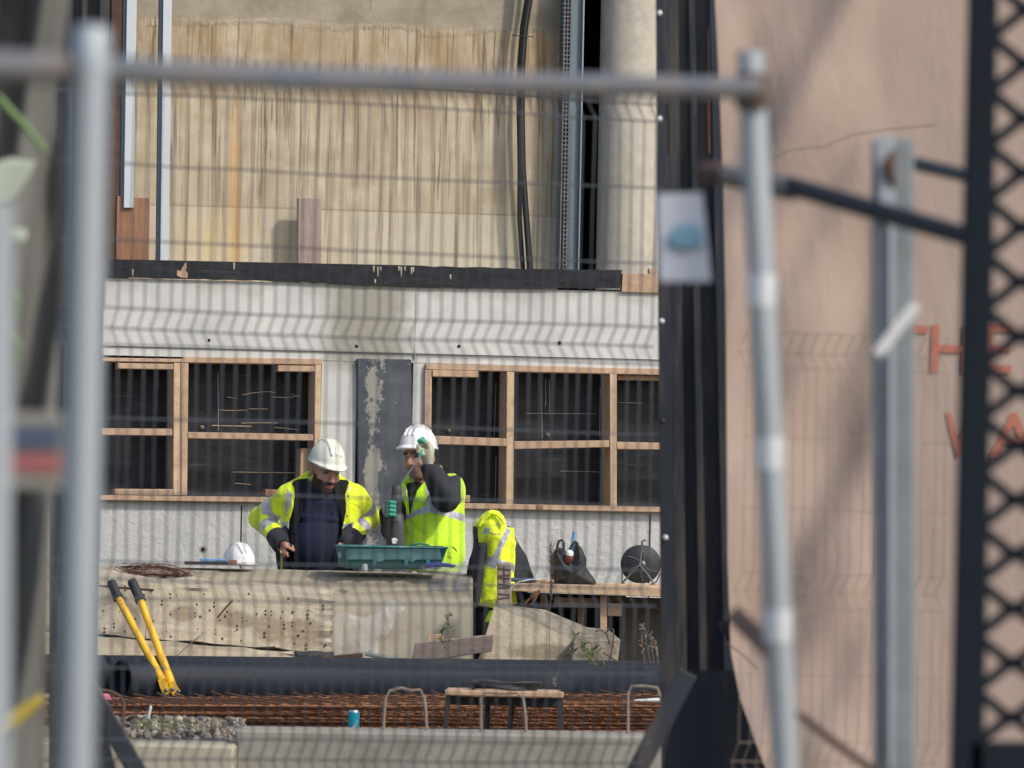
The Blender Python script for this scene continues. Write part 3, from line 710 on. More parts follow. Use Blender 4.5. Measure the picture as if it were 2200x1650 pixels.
# things standing on the ledge and hanging down the wall (placed in world space)
def Lw(P, w): return [tuple(fw3(x, y, w)) for x, y in P]
def fhexa(P, wf, wb):  # tl tr br bl
    tl, tr, br, bl = P; a = Lw([bl, br, tr, tl], wf); dv = FI*(wf-wb); return a+[tuple(np.array(q)+dv) for q in a]
def plank(P, wf, wb, m, label, name='plank', cat='plank', bev=.003, group=None):
    o = obj(name, MB().hexa(fhexa(P, wf, wb), None, bev), m); tagit(o, label, cat, group); return o
plank([(251, 421), (322, 426), (320, 590), (248, 590)], .0-.04, -.09, 'timber_brown', 'reddish brown board standing upright on the ledge at its left end')
plank([(641, 425), (691, 426), (690, 590), (640, 590)], -.20, -.25, 'timber_greyv', 'grey weathered plank leaning upright against the stained wall')
plank([(688, 565), (745, 567), (745, 570), (688, 568)], -.05, -.15, 'timber', 'thin pale offcut lying on the ledge by the grey upright plank')
mb = MB(); pts = [(1142, -60), (1137, 0), (1127, 60), (1121, 140), (1120, 250), (1122, 360), (1130, 470), (1139, 600)]
mb.tube([fw3(x, y, -.22) for x, y in pts], .016, n=8)
mb.tube([fw3(x-5-(0 if y < 400 else 9), y, -.26) for x, y in pts], .014, n=8)
mb.tube([fw3(x+4, y, -.28) for x, y in pts], .010, n=8)
mb.tube([fw3(1100, 75, -.24), fw3(1123, 78, -.19), fw3(1146, 79, -.24)], .003, n=5)
tagit(obj('hanging_cable', mb, 'cable'), 'bundle of thick black cables hanging down the stained concrete wall', 'cable')

# ---------------- blocks, slabs ----------------
def px8(F, df, Bk, db):   # F, Bk: tl,tr,br,bl in px ; df/db (left,right) depths
    def q(P, d): return [at(P[3][0], P[3][1], d[0]), at(P[2][0], P[2][1], d[1]), at(P[1][0], P[1][1], d[1]), at(P[0][0], P[0][1], d[0])]
    return [tuple(p) for p in q(F, df)+q(Bk, db)]
# long work slab with chamfered top edge
T = thing('concrete_block', at(600, 1500, 38.4)*np.array([1, 1, 0])+np.array([0, 0, .0]), 'long smooth concrete block used as a workbench in front of the two men', 'concrete block', 'concrete blocks lying on the ground')
mb = MB()
x0, x1, df, db = 60, 1016, (38.3, 38.35), (38.95, 39.0)
prof_ = [(1216, 1238, 38.72), (1233, 1243, 38.50), (1292, 1264, 38.34), (1560, 1560, 38.32), (1560, 1560, 39.0), (1214, 1232, 39.0)]
NSEG = 24
ring = []
for i in range(NSEG+1):
    u = i/NSEG; px = x0+(x1-x0)*u
    for (ya, yb, d) in prof_:
        y = ya+(yb-ya)*((px-205)/811)
        p = at(px if i < NSEG else px-(2 if y < 1240 else 0), y+rng.rand()*1.2*(1 if y < 1300 else 0), d); ring.append(tuple(p))
k = len(prof_)
fs = [(i*k+j, (i+1)*k+j, (i+1)*k+(j+1) % k, i*k+(j+1) % k) for i in range(NSEG) for j in range(k)]+[tuple(range(k)), tuple(range(NSEG*k, NSEG*k+k))[::-1]]
mb.add(ring, fs); g = G('work_slab_concrete', .88, 0, .3)
k = g.mix(g.step(g.noise(2.2, 6), .35, .65), (.39, .35, .275), (.49, .445, .35)); k = g.mix(g.math('MULTIPLY', g.step(g.noise(3.1, 8, rough=.7, off=(8, 3, 4)), .52, .64), .5), k, (.27, .23, .16))
ztop = at(600, 1272, 38.35)[2]; tz = g.step(g.math('ADD', g.axis(2), g.math('MULTIPLY', g.noise(6, 4), .04)), ztop+.0, ztop+.03); k = g.mix(g.math('MULTIPLY', tz, .6), k, (.22, .185, .135))
for (x, y, rr_) in ((940, 1256, .055), (992, 1256, .055)):
    q = at(x, y, 38.4)-np.array(T.location)
    sx = g.math('ABSOLUTE', g.math('SUBTRACT', g.axis(0), float(q[0]))); sz = g.math('ABSOLUTE', g.math('SUBTRACT', g.axis(2), float(q[2])))
    dd = g.math('ADD', g.math('MAXIMUM', sx, g.math('MULTIPLY', sz, 1.3)), g.math('MULTIPLY', g.noise(14, 5), .06)); k = g.mix(g.math('MULTIPLY', g.step(dd, rr_+.035, rr_+.015), .75), k, (.13, .135, .155))
g.col(k); g.bump(g.noise(50, 6), .35, .006); M['workslab'] = g.m
obj('block_body', mb, 'workslab', T)
mb = MB()
for P in ([(917, 1250), (940, 1243), (962, 1246), (975, 1258), (960, 1272), (930, 1270)], [(972, 1248), (990, 1240), (1008, 1246), (1010, 1262), (995, 1274), (978, 1266)]):
    mb.add([tuple(at(x, y, 38.352)) for x, y in P], [tuple(range(len(P)))[::-1]])
# (bituminous marks are carried by the block itself)
# perforated slab
def slab(name, label, F, df, Bk, db, m, holes=0, seed=1):
    T = thing(name, at((F[2][0]+F[3][0])/2, 1500, df[0])*np.array([1, 1, 0])+np.array([0, 0, .25]), label, 'concrete slab', 'concrete blocks lying on the ground')
    mb = MB(); P = px8(F, df, Bk, db)
    bm = bmesh.new(); vs = [bm.verts.new(p) for p in P]
    for f in [(0, 1, 2, 3), (5, 4, 7, 6), (4, 0, 3, 7), (1, 5, 6, 2), (3, 2, 6, 7), (4, 5, 1, 0)]: bm.faces.new([vs[i] for i in f])
    bmesh.ops.subdivide_edges(bm, edges=list(bm.edges), cuts=14, use_grid_fill=True)
    r = np.random.RandomState(seed)
    for v in bm.verts:
        nb = len(v.link_faces); e = max([e.calc_face_angle(0) for e in v.link_edges] or [0])
        a = .010 if e > .3 else .0015
        v.co += Vector(r.normal(size=3))*a*.6
    bmesh.ops.subdivide_edges(bm, edges=list(bm.edges), cuts=1, use_grid_fill=True)
    bm.verts.index_update()
    mb.add([v.co[:] for v in bm.verts], [[v.index for v in f.verts] for f in bm.faces]); bm.free()
    obj('slab_body', mb, m, T)
    return T
def stained(T, name, base, stains):
    g = G(name, .88, 0, .3)
    k = g.mix(g.step(g.noise(2.0, 6), .35, .65), tuple(v*.8 for v in base), base); k = g.mix(g.step(g.noise(18, 7, off=(2, 2, 2)), .38, .68), k, tuple(v*1.1 for v in base))
    k = g.mix(g.math('MULTIPLY', g.step(g.noise(3.4, 8, rough=.72, off=(8, 3, 4)), .52, .64), .45), k, tuple(v*.6 for v in base))
    for (x, y, d, rx, rz_) in stains:
        q = at(x, y, d)-np.array(T.location)
        sx = g.math('MULTIPLY', g.math('ABSOLUTE', g.math('SUBTRACT', g.axis(0), float(q[0]))), 1/rx); sz = g.math('MULTIPLY', g.math('ABSOLUTE', g.math('SUBTRACT', g.axis(2), float(q[2]))), 1/rz_)
        dd = g.math('ADD', g.math('ADD', g.math('MULTIPLY', sx, sx), g.math('MULTIPLY', sz, sz)), g.math('MULTIPLY', g.noise(11, 7, rough=.7), 1.6))
        k = g.mix(g.math('MULTIPLY', g.step(dd, 1.75, 1.2), .6), k, (.17, .13, .075))
    v = g.math('MULTIPLY', g.step(g.vor(46), .17, .06), g.step(g.noise(9, 2, off=(4, 4, 9)), .46, .56)); k = g.mix(v, k, tuple(q_*.3 for q_ in base))
    g.col(k); g.bump(g.noise(50, 7), .6, .01); return g.m
S1 = slab('perforated_slab', 'long pitted concrete slab dotted with rusty holes, behind the yellow bolt cutter', [(60, 1226), (715, 1292), (712, 1402), (60, 1351)], (36.9, 37.9), [(60, 1214), (715, 1266), (712, 1380), (60, 1330)], (37.4, 38.28), 'slab', 1)
M['slab_a'] = stained(S1, 'pitted_slab_concrete', (.40, .355, .275), [(510, 1332, 37.5, .12, .05), (580, 1350, 37.6, .11, .09), (655, 1362, 37.75, .13, .10), (395, 1318, 37.4, .08, .05)])
S1.children[0].data.materials[0] = M['slab_a']
mb = MB()
for row in range(6):
    for i in range(16):
        u = (i*.064+.02*(row % 2)+rng.rand()*.012); px = 150+u*560+row*6+rng.randn()*5; top = 1226+(px-60)*.1; bot = 1351+(px-60)*.078
        if px > 706 or rng.rand() < .16: continue
        py = top+(bot-top)*(.14+row*.15+.05*rng.randn()); rh = .6+.7*rng.rand(); d = 36.9+(px-60)/655*1.0
        for q in ((0, 8) if (row+i) % 3 == 0 else (0,)):
            c = at(px, py+q, d-.006); mb.lathe([(.0001, .003), (.0050*rh, .002), (.0062*rh, 0), (.0062*rh, -.02)], c, (.25, -1, 0), None, 8)
obj('rusty_hole', mb, 'rustd', S1)
slab('concrete_slab', 'lower pale concrete slab squeezed between the perforated slab and the black pipe', [(60, 1356), (636, 1404), (634, 1500), (60, 1480)], (36.85, 37.7), [(60, 1352), (636, 1398), (634, 1500), (60, 1480)], (37.3, 38.2), 'slab', 0, 2)
mb = MB(); r_ = [(1066, 1300), (1120, 1303), (1175, 1318), (1245, 1346), (1288, 1364), (1218, 1404)]
T = thing('sloping_block', at(1180, 1500, 37.6)*np.array([1, 1, 0])+np.array([0, 0, .25]), 'broken wedge shaped concrete block sloping down to the right under the table', 'concrete block', 'concrete blocks lying on the ground')
F_ = [(1062, 1302), (1150, 1338), (1230, 1375), (1212, 1500), (1000, 1500), (1030, 1410)]
Bq = [(1066, 1297), (1172, 1310), (1285, 1358), (1290, 1500), (1010, 1500), (1030, 1410)]
vs = [tuple(at(x, y, 37.55+.15*(x-1000)/300)) for x, y in F_]+[tuple(at(x, y, 38.0)) for x, y in Bq]
M['slab_b'] = stained(T, 'wedge_concrete', (.45, .40, .30), [(1160, 1400, 37.7, .2, .05), (1240, 1330, 37.8, .2, .04)])
mb.add(vs, [(0, 1, 2, 3, 4, 5)[::-1], (6, 7, 8, 9, 10, 11), (3, 9, 10, 4), (4, 10, 11, 5), (5, 11, 6, 0)], 'slab_b')
mb.add(vs, [(0, 6, 7, 1), (1, 7, 8, 2), (2, 8, 9, 3)], 'blocktop')
mb.hexa([tuple(at(x, y, d)) for x, y, d in ((1214, 1500, 37.5), (1318, 1500, 37.6), (1334, 1372, 37.62), (1231, 1376, 37.5), (1214, 1500, 38.1), (1318, 1500, 38.1), (1310, 1352, 38.1), (1240, 1345, 38.1))], 'blocktop', .01)
obj('block_body', mb, None, T)
for pts in ([(1279, 1357), (1290, 1353), (1303, 1362), (1310, 1385)], [(1301, 1362), (1308, 1350), (1318, 1352), (1318, 1380), (1310, 1420)], [(1296, 1340+62), (1312, 1412), (1330, 1424)]):
    obj('bent_rebar', MB().tube([at(x, y, 37.5) for x, y in pts], .004, n=6), 'rustd', T)

# ---------------- black pipes ----------------
def pipe(a, b, r, label, grp):
    a = Vector(a); b = Vector(b); ax = (b-a).normalized(); L = (b-a).length
    T = thing('plastic_pipe', (a.x, a.y, .25), label, 'pipe', grp)
    obj('pipe_wall', MB().lathe([(r*.86, L), (r, L), (r, .006), (r*.985, 0), (r*.86, 0), (r*.85, .02), (r*.85, L)], a, ax, None, 48), 'pvc', T)
    return T
pa = at(260, 1461, 35.3); pb = at(1640, 1474, 37.45)
pipe(pa, pb, .101, 'thick black plastic pipe with its open end beside the yellow bolt cutter', 'black plastic pipes')
pa2 = at(-120, 1446, 35.2); pb2 = at(1640, 1462, 37.8)
pipe(pa2, pb2, .097, 'black plastic pipe lying behind the open ended one', 'black plastic pipes')
# ---------------- rebar mats ----------------
def mat_mesh(seed, lift=0.0):
    r = np.random.RandomState(seed); mb = MB()
    for i in range(12):
        y = -.55+i*.1; mb.tube([(-2.0, y, 0), (0, y+.004*r.normal(), .004*r.normal()), (2.6, y, 0)], .0042, n=5)
    for i in range(46):
        x = -1.98+i*.1; mb.tube([(x+.012*r.normal(), -.60-.03*r.rand(), .008), (x+.01, .3, .008), (x+.02+.02*r.normal()+lift*r.normal()*.5, .62, .008+lift*(.3+r.rand()))], .0042, n=5)
    return mb
base = None
for i in range(10):
    if base is None:
        base = obj('rebar_mat', mat_mesh(3), 'rustb', local=True); o = base
    else:
        o = base.copy(); COL.objects.link(o)
        if i >= 8: tmp_ = obj('top_mat', mat_mesh(11+i, .016), 'rustb', local=True); o.data = tmp_.data; bpy.data.objects.remove(tmp_)
    c = at(930+rng.randn()*14, 1570, 34.75); NTH = ['lowest', 'second lowest', 'third lowest', 'fourth lowest', 'fifth lowest', 'fifth from the top', 'fourth from the top', 'third from the top', 'second from the top', 'topmost'][i]
    o.location = (c[0]+(0 if i < 8 else .3), c[1]+rng.randn()*.03, .262+i*.0178)
    o.rotation_euler = (math.radians(rng.randn()*.3), math.radians(-.35+rng.randn()*.15 if i < 8 else -.7+rng.randn()*.4), math.radians(20+rng.randn()*2.5))
    tagit(o, 'rusty welded rebar mat, %s of the stack below the black pipe' % NTH, 'rebar mat', 'rusty rebar mats in the stack')
# ---------------- front beams ----------------
def pbeam(name, P, d0, d1, m, label, cat):
    tl, tr, br, bl = P
    c = [tuple(at(bl[0], bl[1], d0)), tuple(at(br[0], br[1], d0)), tuple(at(tr[0], tr[1], d0)), tuple(at(tl[0], tl[1], d0))]
    v = [(p[0], p[1], max(p[2], .02) if i < 2 else p[2]) for i, p in enumerate(c)]
    v += [(p[0], p[1]+(d1-d0), p[2]) for p in v]
    o = obj(name, MB().hexa(v, None, .012), m); tagit(o, label, cat); return o
pbeam('concrete_beam', [(505, 1567), (1760, 1586), (1760, 1760), (505, 1740)], 29.6, 30.2, 'kerbc', 'grey concrete beam across the bottom in front of the stool', 'concrete beam')
pbeam('concrete_kerb', [(-200, 1586), (503, 1602), (503, 1750), (-200, 1740)], 29.3, 29.9, 'slab2', 'lower tan concrete beam at bottom left in front of the rubble', 'concrete beam')
# rubble
mb = MB(); r = np.random.RandomState(4)
for i in range(2600):
    px = 150+r.rand()*370; d = 31.8+r.rand()*2.2; s = .006+.019*r.rand()**3
    c = at(px, 1570, d); c[2] = .262+.06*(1-abs(d-32.8)/1.3)*max(0, 1-max(0, 200-px)/200)+r.rand()*.03
    bm = bmesh.new(); bmesh.ops.create_icosphere(bm, subdivisions=1, radius=s)
    q = np.array([1, .6+.6*r.rand(), .5+.5*r.rand()])
    mb.add([tuple(np.array(v.co)*q*(1+.25*r.normal())+c) for v in bm.verts], [[v.index for v in f.verts] for f in bm.faces], ('slab', 'stone_a', 'stone_b', 'kerbc', 'rustd')[r.choice(5, p=[.14, .34, .28, .14, .10])]); bm.free()
tagit(obj('gravel', mb), 'heap of broken stones and rubble', 'rubble', kind='stuff')
mb = MB(); c = at(330, 1570, 33); mb.grid(lambda u, v: (c[0]-.7+1.5*u, 31.7+2.6*v, .25+.085*math.sin(math.pi*u)*math.sin(math.pi*v)), 20, 12); 
tagit(obj('rubble_bed', mb, 'soil'), 'earth', 'earth', kind='structure')
def tufts(px0, px1, d0, d1, n, h, z0, m='grass', seed=0, name='grass', label='low green grass among the rubble', s=.004):
    mb = MB(); r = np.random.RandomState(seed)
    for i in range(n):
        px = px0+(px1-px0)*r.rand(); d = d0+(d1-d0)*r.rand(); c = at(px, 1570, d); c[2] = z0+.02*r.rand(); q = h*(.4+.6*r.rand()); a = r.normal(size=2)*q*.5
        mb.add([(c[0]-s, c[1], c[2]), (c[0]+s, c[1], c[2]), (c[0]+a[0]*.5+s*.7, c[1]+a[1]*.5, c[2]+q*.6), (c[0]+a[0], c[1]+a[1], c[2]+q)], [(0, 1, 2, 3)])
    return tagit(obj(name, mb, m), label, 'grass', kind='stuff')
tufts(290, 420, 31.9, 32.9, 300, .055, .30, s=.0022)
# ---------------- things on and around the slabs ----------------
T = thing('bolt_cutter', at(368, 1505, 35.2), 'yellow bolt cutter with black grips leaning on the pipe with its jaws down', 'bolt cutter')
DBC = 35.3
def P3(x, y, d=DBC): return at(x, y, d)
for (g0, g1, a1, sg) in (((238, 1248), (253, 1283), (349, 1463), -1), ((282, 1246), (301, 1288), (372, 1478), 1)):
    A = P3(*g0, DBC+.25); Bp = P3(*g1, DBC+.22); C = P3(*a1)
    h = obj('handle_arm', MB().tube([Bp, Bp+(C-Bp)*.5, C], [.0185, .019, .021], n=14), 'yellow', T)
    obj('grip', MB().tube([A, A+(Bp-A)*.15, A+(Bp-A)*.85, Bp, Bp+(C-Bp)*.02], [.020, .025, .024, .028, .028], n=12), 'rubber', T)
mb = MB()
def plate(pts, y0, y1, m=None): mb.prism([P3(x, y) for x, y in pts], (0, y0, 0), (0, y1, 0), m)
plate([(340, 1460), (352, 1458), (366, 1476), (369, 1486), (358, 1492), (350, 1490), (344, 1476)], -.02, .01, 'yellow')
plate([(364, 1466), (374, 1462), (386, 1484), (384, 1494), (372, 1494), (366, 1482)], -.024, .008, 'yellow')
for x, y in ((358, 1483), (371, 1481), (384, 1485)):
    mb.lathe([(.0001, .03), (.009, .03), (.010, .02), (.010, -.01)], P3(x, y), (0, -1, 0), 'steel', 12)
obj('hinge_plate', mb, None, T)
for pts in ([(353, 1490), (365, 1490), (374, 1506), (378, 1520), (366, 1516), (360, 1504)], [(378, 1492), (390, 1491), (395, 1508), (392, 1520), (383, 1512)]):
    mb = MB(); plate(pts, -.012, .004); obj('jaw', mb, 'steel', T)
# resting helmet, board, folder
def helmet_mesh(name, mats, deco=None):
    v = Vol((-.14, -.19, -.05), (.14, .17, .16), .004)
    v.ell((0, 0, 0), (.098, .124, .128), k=0, cut=0.0)
    v.ell((0, -.010, .0), (.105, .136, .011), k=.012)
    v.ell((0, -.078, -.006), (.078, .080, .010), k=.016)
    for x in (-.028, 0, .028):
        for t in range(7):
            a0 = math.radians(-55+t*18); a1 = math.radians(-55+(t+1)*18)
            f = lambda a: (x, .128*math.sin(a), (.126-abs(x)*.13)*math.cos(a))
            v.cap(f(a0), .0062, f(a1), .0062, k=.012)
    inner = Vol((-.14, -.19, -.05), (.14, .17, .16), .004); inner.ell((0, 0, -.004), (.093, .119, .122), k=0)
    v.v = np.maximum(v.v, -inner.v)
    return v.mesh(smooth=2)
HM = helmet_mesh('h', None)
def helmet(parent, loc, R, m, name='hard_hat', label=None, mark=False):
    V, F = HM
    me = bpy.data.meshes.new(name); me.from_pydata(V.tolist(), [], F.tolist()); me.materials.append(M[m])
    me.polygons.foreach_set('use_smooth', [True]*len(F)); me.update()
    o = bpy.data.objects.new(name, me); COL.objects.link(o)
    off = np.zeros(3)
    if parent: off = np.array(parent.location); o.parent = parent
    Mx = Matrix([[*R[i], float(loc[i]-off[i])] for i in range(3)]+[[0, 0, 0, 1]])
    if parent: o.matrix_parent_inverse = Matrix.Identity(4)
    o.matrix_local = Mx
    if label: tagit(o, label, 'hard hat')
    return o
RH = helmet(None, at(513, 1210, 38.75), rotm(.5, 0, 0)*.86, 'helmet', label='white hard hat resting on the block left of the man in the open jacket')
tagit(obj('board_offcut', MB().hexa(px8([(396, 1206), (510, 1207), (510, 1214), (396, 1213)], (38.66, 38.66), [(396, 1206), (510, 1207), (510, 1214), (396, 1213)], (38.85, 38.85)), None, .002), 'film'), 'flat dark board lying on the block beside the white hard hat', 'board')
tagit(obj('plastic_folder', MB().hexa(px8([(430, 1199), (490, 1201), (492, 1206), (430, 1206)], (38.70, 38.70), [(430, 1199), (490, 1201), (492, 1206), (430, 1206)], (38.9, 38.9)), None, .003), 'skyblue'), 'light blue plastic sheet on top of the dark board by the hard hat', 'plastic sheet')
tagit(obj('timber_block', MB().hexa(px8([(489, 1203), (509, 1203), (509, 1213), (489, 1213)], (38.60, 38.60), [(489, 1203), (509, 1203), (509, 1213), (489, 1213)], (38.65, 38.65)), None, .002), 'timber_brown'), 'small dark wooden block in front of the resting hard hat', 'block')
mb = MB(); r = np.random.RandomState(2)
for i in range(34):
    c = (335+r.randn()*12, 1227+r.randn()*3); a = 40+r.rand()*35; b = 6+r.rand()*7; ph = r.rand()*6; pts = []
    for k in range(15):
        t = ph+k*.42; pts.append(at(c[0]+a*math.cos(t), c[1]+b*math.sin(t)+a*math.cos(t)*.08, 37.0+.12*math.sin(t)))
    mb.tube(pts, .0013, n=4)
mb.tube([at(*p, 37.1) for p in ((338, 1190), (352, 1198), (362, 1211), (372, 1224))], .0013, n=4); mb.tube([at(*p, 37.0) for p in ((350, 1218), (385, 1226), (412, 1240))], .0015, n=4)
tagit(obj('wire_coil', mb, 'rust'), 'loose coil of thin rusty wire on top of the perforated slab', 'wire')
for n_, pts, r_, m, lab, d in (('rebar_offcut', [(466, 1328), (484, 1307), (500, 1289)], .006, 'rust', 'short rusty bar sticking out of the perforated slab', 37.35),
        ('rebar_rod', [(190, 1256), (260, 1263), (330, 1268)], .006, 'rustd', 'thin rusty rod along the upper face of the perforated slab', 36.98),
        ('dry_reed', [(380, 1410), (400, 1390), (428, 1367)], .003, 'palebar', 'pale dry reed leaning against the lower slab', 36.8),
        ('dry_twig', [(311, 1385), (313, 1360), (314, 1340)], .0018, 'rustd', 'thin dark twig standing behind the bolt cutter arms', 36.7)):
    tagit(obj(n_, MB().tube([at(x, y, d) for x, y in pts], r_, n=6), m), lab, n_.split('_')[1])
# toolbox lid/tray
DT = 38.55
T = thing('toolbox', at(842, 1226, DT), 'open teal plastic power tool case lying on the block between the two men', 'toolbox')
mb = MB()
mb.hexa([tuple(at(x, y, d)) for x, y, d in ((752, 1222, DT-.13), (945, 1224, DT-.13), (962, 1176, DT-.19), (738, 1174, DT-.19), (752, 1220, DT+.16), (945, 1222, DT+.16), (950, 1176, DT+.2), (738, 1173, DT+.2))], 'tealbox', .006)
obj('tray_shell', mb, None, T)
mb = MB(); n = 29; top = []; bot = []
for i in range(n):
    u = i/(n-1); x = 744+(945-744)*u; nb = abs(((u*3.0) % 1)-.0); notch = 6*math.exp(-((min((u*3) % 1, 1-(u*3) % 1))/.10)**2) if .1 < u < .95 else 0
    top.append((x, 1179)); bot.append((744+14*math.sin(u*math.pi*.5)+(935-744-0)*u, 1202+notch))
for i in range(n-1):
    P = [top[i], top[i+1], bot[i+1], bot[i]]; dt, dbm = DT-.193, DT-.168
    mb.add([tuple(at(P[3][0], P[3][1], dbm)), tuple(at(P[2][0], P[2][1], dbm)), tuple(at(P[1][0], P[1][1], dt)), tuple(at(P[0][0], P[0][1], dt))], [(0, 1, 2, 3)])
obj('clear_front_panel', mb, 'tealin', T)
mb = MB(); mb.hexa([tuple(at(x, y, d)) for x, y, d in ((728, 1216, DT-.12), (752, 1222, DT-.17), (740, 1175, DT-.205), (722, 1174, DT-.16), (728, 1216, DT+.15), (752, 1220, DT+.15), (740, 1173, DT+.2), (722, 1173, DT+.2))], 'tealbox', .004)
obj('end_panel', mb, None, T)
obj('rim', MB().tube([at(720, 1173.5, DT-.16), at(740, 1174, DT-.205), at(962, 1177, DT-.195), at(950, 1175, DT+.2), at(722, 1172, DT+.2), at(720, 1173.5, DT-.16)], .0055, n=8), 'tealbox', T)
obj('sticker', MB().hexa(px8([(726, 1186), (733, 1187), (733, 1199), (727, 1198)], (DT-.185, DT-.20), [(726, 1186), (733, 1187), (733, 1199), (727, 1198)], (DT-.18, DT-.195))), 'galv', T)
for x in (800, 868, 915): obj('latch', MB().hexa(px8([(x, 1203), (x+9, 1203), (x+8, 1216), (x+1, 1216)], (DT-.175, DT-.175), [(x, 1203), (x+9, 1203), (x+8, 1216), (x+1, 1216)], (DT-.14, DT-.14)), None, .002), 'tealbox', T)
obj('carry_handle', MB().tube([at(877, 1178, DT+.2), at(885, 1170, DT+.2), at(900, 1168, DT+.2), at(918, 1170, DT+.2), at(929, 1178, DT+.2)], .005, n=8), 'tealbox', T)
mb = MB().lathe([(.016, 0), (.018, .004), (.017, .03), (.010, .037), (.0001, .038)], at(783, 1226, DT-.28), (0, 0, 1), None, 16)
tagit(obj('small_jar', mb, 'galv'), 'tiny clear jar standing in front of the teal case', 'jar')
# plastic bag with blue print
T = thing('plastic_bag', at(950, 1236, DT-.1), 'crumpled clear plastic bag with dark blue print beside the teal case', 'plastic bag')
pillow('bag_film', [(900, 1232), (905, 1214), (915, 1208), (935, 1209), (960, 1208), (978, 1212), (990, 1212), (1006, 1206), (1004, 1222), (1000, 1233), (960, 1236), (915, 1236)], DT-.14, .035, ['clear'], T, None, .006, .03, .014, 70, 3)
pillow('printed_panel', [(913, 1213), (925, 1208), (960, 1209), (980, 1214), (976, 1219), (945, 1218), (918, 1222)], DT-.17, .012, ['deepblue'], T, None, .005, .02, .004, 70, 5)
# plastic sheeting, planks, sheet metal behind the pipe
T = tagit(pillow('plastic_or_shade_sheet', [(706, 1415), (712, 1330), (735, 1315), (780, 1325), (815, 1312), (833, 1290), (850, 1284), (866, 1305), (850, 1340), (828, 1372), (812, 1398), (790, 1425), (715, 1425)], 38.2, .012, ['clear'], None, None, .007, .05, .022, 36, 8), 'torn clear plastic sheet hanging against the smooth block behind the pipe', 'plastic sheet')
tagit(pillow('black_rag', [(634, 1400), (660, 1396), (690, 1398), (712, 1404), (700, 1418), (650, 1425), (634, 1418)], 37.6, .03, ['bagfab'], None, None, .007, .03, .016, 50, 4), 'black crumpled rag at the right end of the lower slab', 'rag')
tagit(obj('weathered_plank', MB().hexa(px8([(893, 1381), (1062, 1364), (1058, 1400), (884, 1424)], (37.62, 37.45), [(893, 1379), (1062, 1362), (1058, 1398), (884, 1422)], (37.70, 37.53)), None, .004), 'timber_grey'), 'purplish weathered plank on edge between the smooth block and the wedge block', 'plank')
tagit(obj('wood_stump', MB().hexa(px8([(918, 1364), (948, 1362), (960, 1384), (916, 1384)], (37.9, 37.9), [(918, 1364), (948, 1362), (960, 1384), (916, 1384)], (38.0, 38.0)), None, .003), 'timber'), 'small splintered wooden stump behind the purplish plank', 'wood stump')
tagit(obj('broken_board', MB().hexa(px8([(690, 1412), (778, 1403), (781, 1412), (700, 1424)], (37.35, 37.3), [(690, 1410), (778, 1402), (781, 1411), (700, 1422)], (37.42, 37.37)), None, .003), 'rustd'), 'short brown board end just above the pipe', 'board')
mb = MB()
for i, (a, b) in enumerate((((782, 1400), (846, 1410)), ((786, 1404), (866, 1420)), ((846, 1406), (888, 1420)), ((790, 1398), (800, 1396)))):
    mb.hexa(px8([a, b, (b[0]-2, b[1]+4), (a[0]-2, a[1]+5)], (37.3+.04*i, 37.3+.04*i), [a, b, (b[0]-2, b[1]+4), (a[0]-2, a[1]+5)], (37.33+.04*i, 37.33+.04*i)))
tagit(obj('metal_profile', mb, 'zincgreen'), 'bent grey green metal profile lying just above the pipe', 'metal profile')
# ---------------- trestle table ----------------
T = thing('work_table', at(1290, 1560, 38.6)*np.array([1, 1, 0]), 'rough timber trestle table holding the bag and the cable reel', 'table')
def tb(nm, P, d0, d1, m='timber_pale', bev=.003, B_=None): return obj(nm, MB().hexa(px8(P, (d0, d0), B_ or P, (d1, d1)), None, bev), m, T)
tb('table_edge', [(1100, 1254), (1600, 1268), (1600, 1290), (1100, 1270)], 38.38, 38.44)
tb('table_top', [(1100, 1254), (1600, 1267), (1600, 1276), (1100, 1263)], 38.45, 39.5, bev=.002, B_=[(1100, 1248), (1600, 1257), (1600, 1268), (1100, 1260)])
tb('leg', [(1289, 1280), (1304, 1280), (1303, 1640), (1288, 1640)], 38.46, 38.56, 'timber')
tb('leg', [(1160, 1274), (1176, 1274), (1175, 1640), (1160, 1640)], 38.95, 39.05, 'timber')
tb('leg', [(1560, 1280), (1575, 1280), (1575, 1640), (1560, 1640)], 38.46, 38.56, 'timber')
tb('brace', [(1190, 1283), (1288, 1285), (1288, 1306), (1190, 1304)], 38.57, 38.62, 'timber_grey')
tb('brace', [(1305, 1296), (1336, 1297), (1335, 1324), (1305, 1323)], 38.50, 38.80, 'timber_pale')
tb('brace', [(1306, 1281), (1328, 1281), (1328, 1294), (1306, 1294)], 38.62, 38.7, 'timber_brown')
tb('leg', [(1241, 1300), (1254, 1300), (1253, 1600), (1241, 1600)], 38.9, 38.98, 'timber')
tagit(obj('shade_panel', MB().hexa(px8([(1330, 1282), (1900, 1300), (1900, 1600), (1330, 1600)], (38.9, 38.9), [(1330, 1282), (1900, 1300), (1900, 1600), (1330, 1600)], (38.95, 38.95))), 'shadepanel'), 'concrete panel coloured dark for the shade under the right part of the table', 'panel')
for pts, m, lab in (([(1330, 1292), (1380, 1305), (1425, 1318)], 'rust', 'thin rusty rod leaning under the table'),):
    tagit(obj('rusty_rod', MB().tube([at(x, y, 38.8) for x, y in pts], .005, n=6), m), lab, 'rod')
q = px8([(1003, 1268), (1345, 1280), (1345, 1640), (1003, 1640)], (39.25, 39.25), [(1003, 1268), (1345, 1280), (1345, 1640), (1003, 1640)], (39.3, 39.3)); tagit(obj('plastic_or_shade_sheet', MB().hexa([(p[0], p[1], max(p[2], .01)) for p in q]), 'shadesheet'), 'dark sheet added to stand in for the shade behind the table legs', 'plastic sheet')
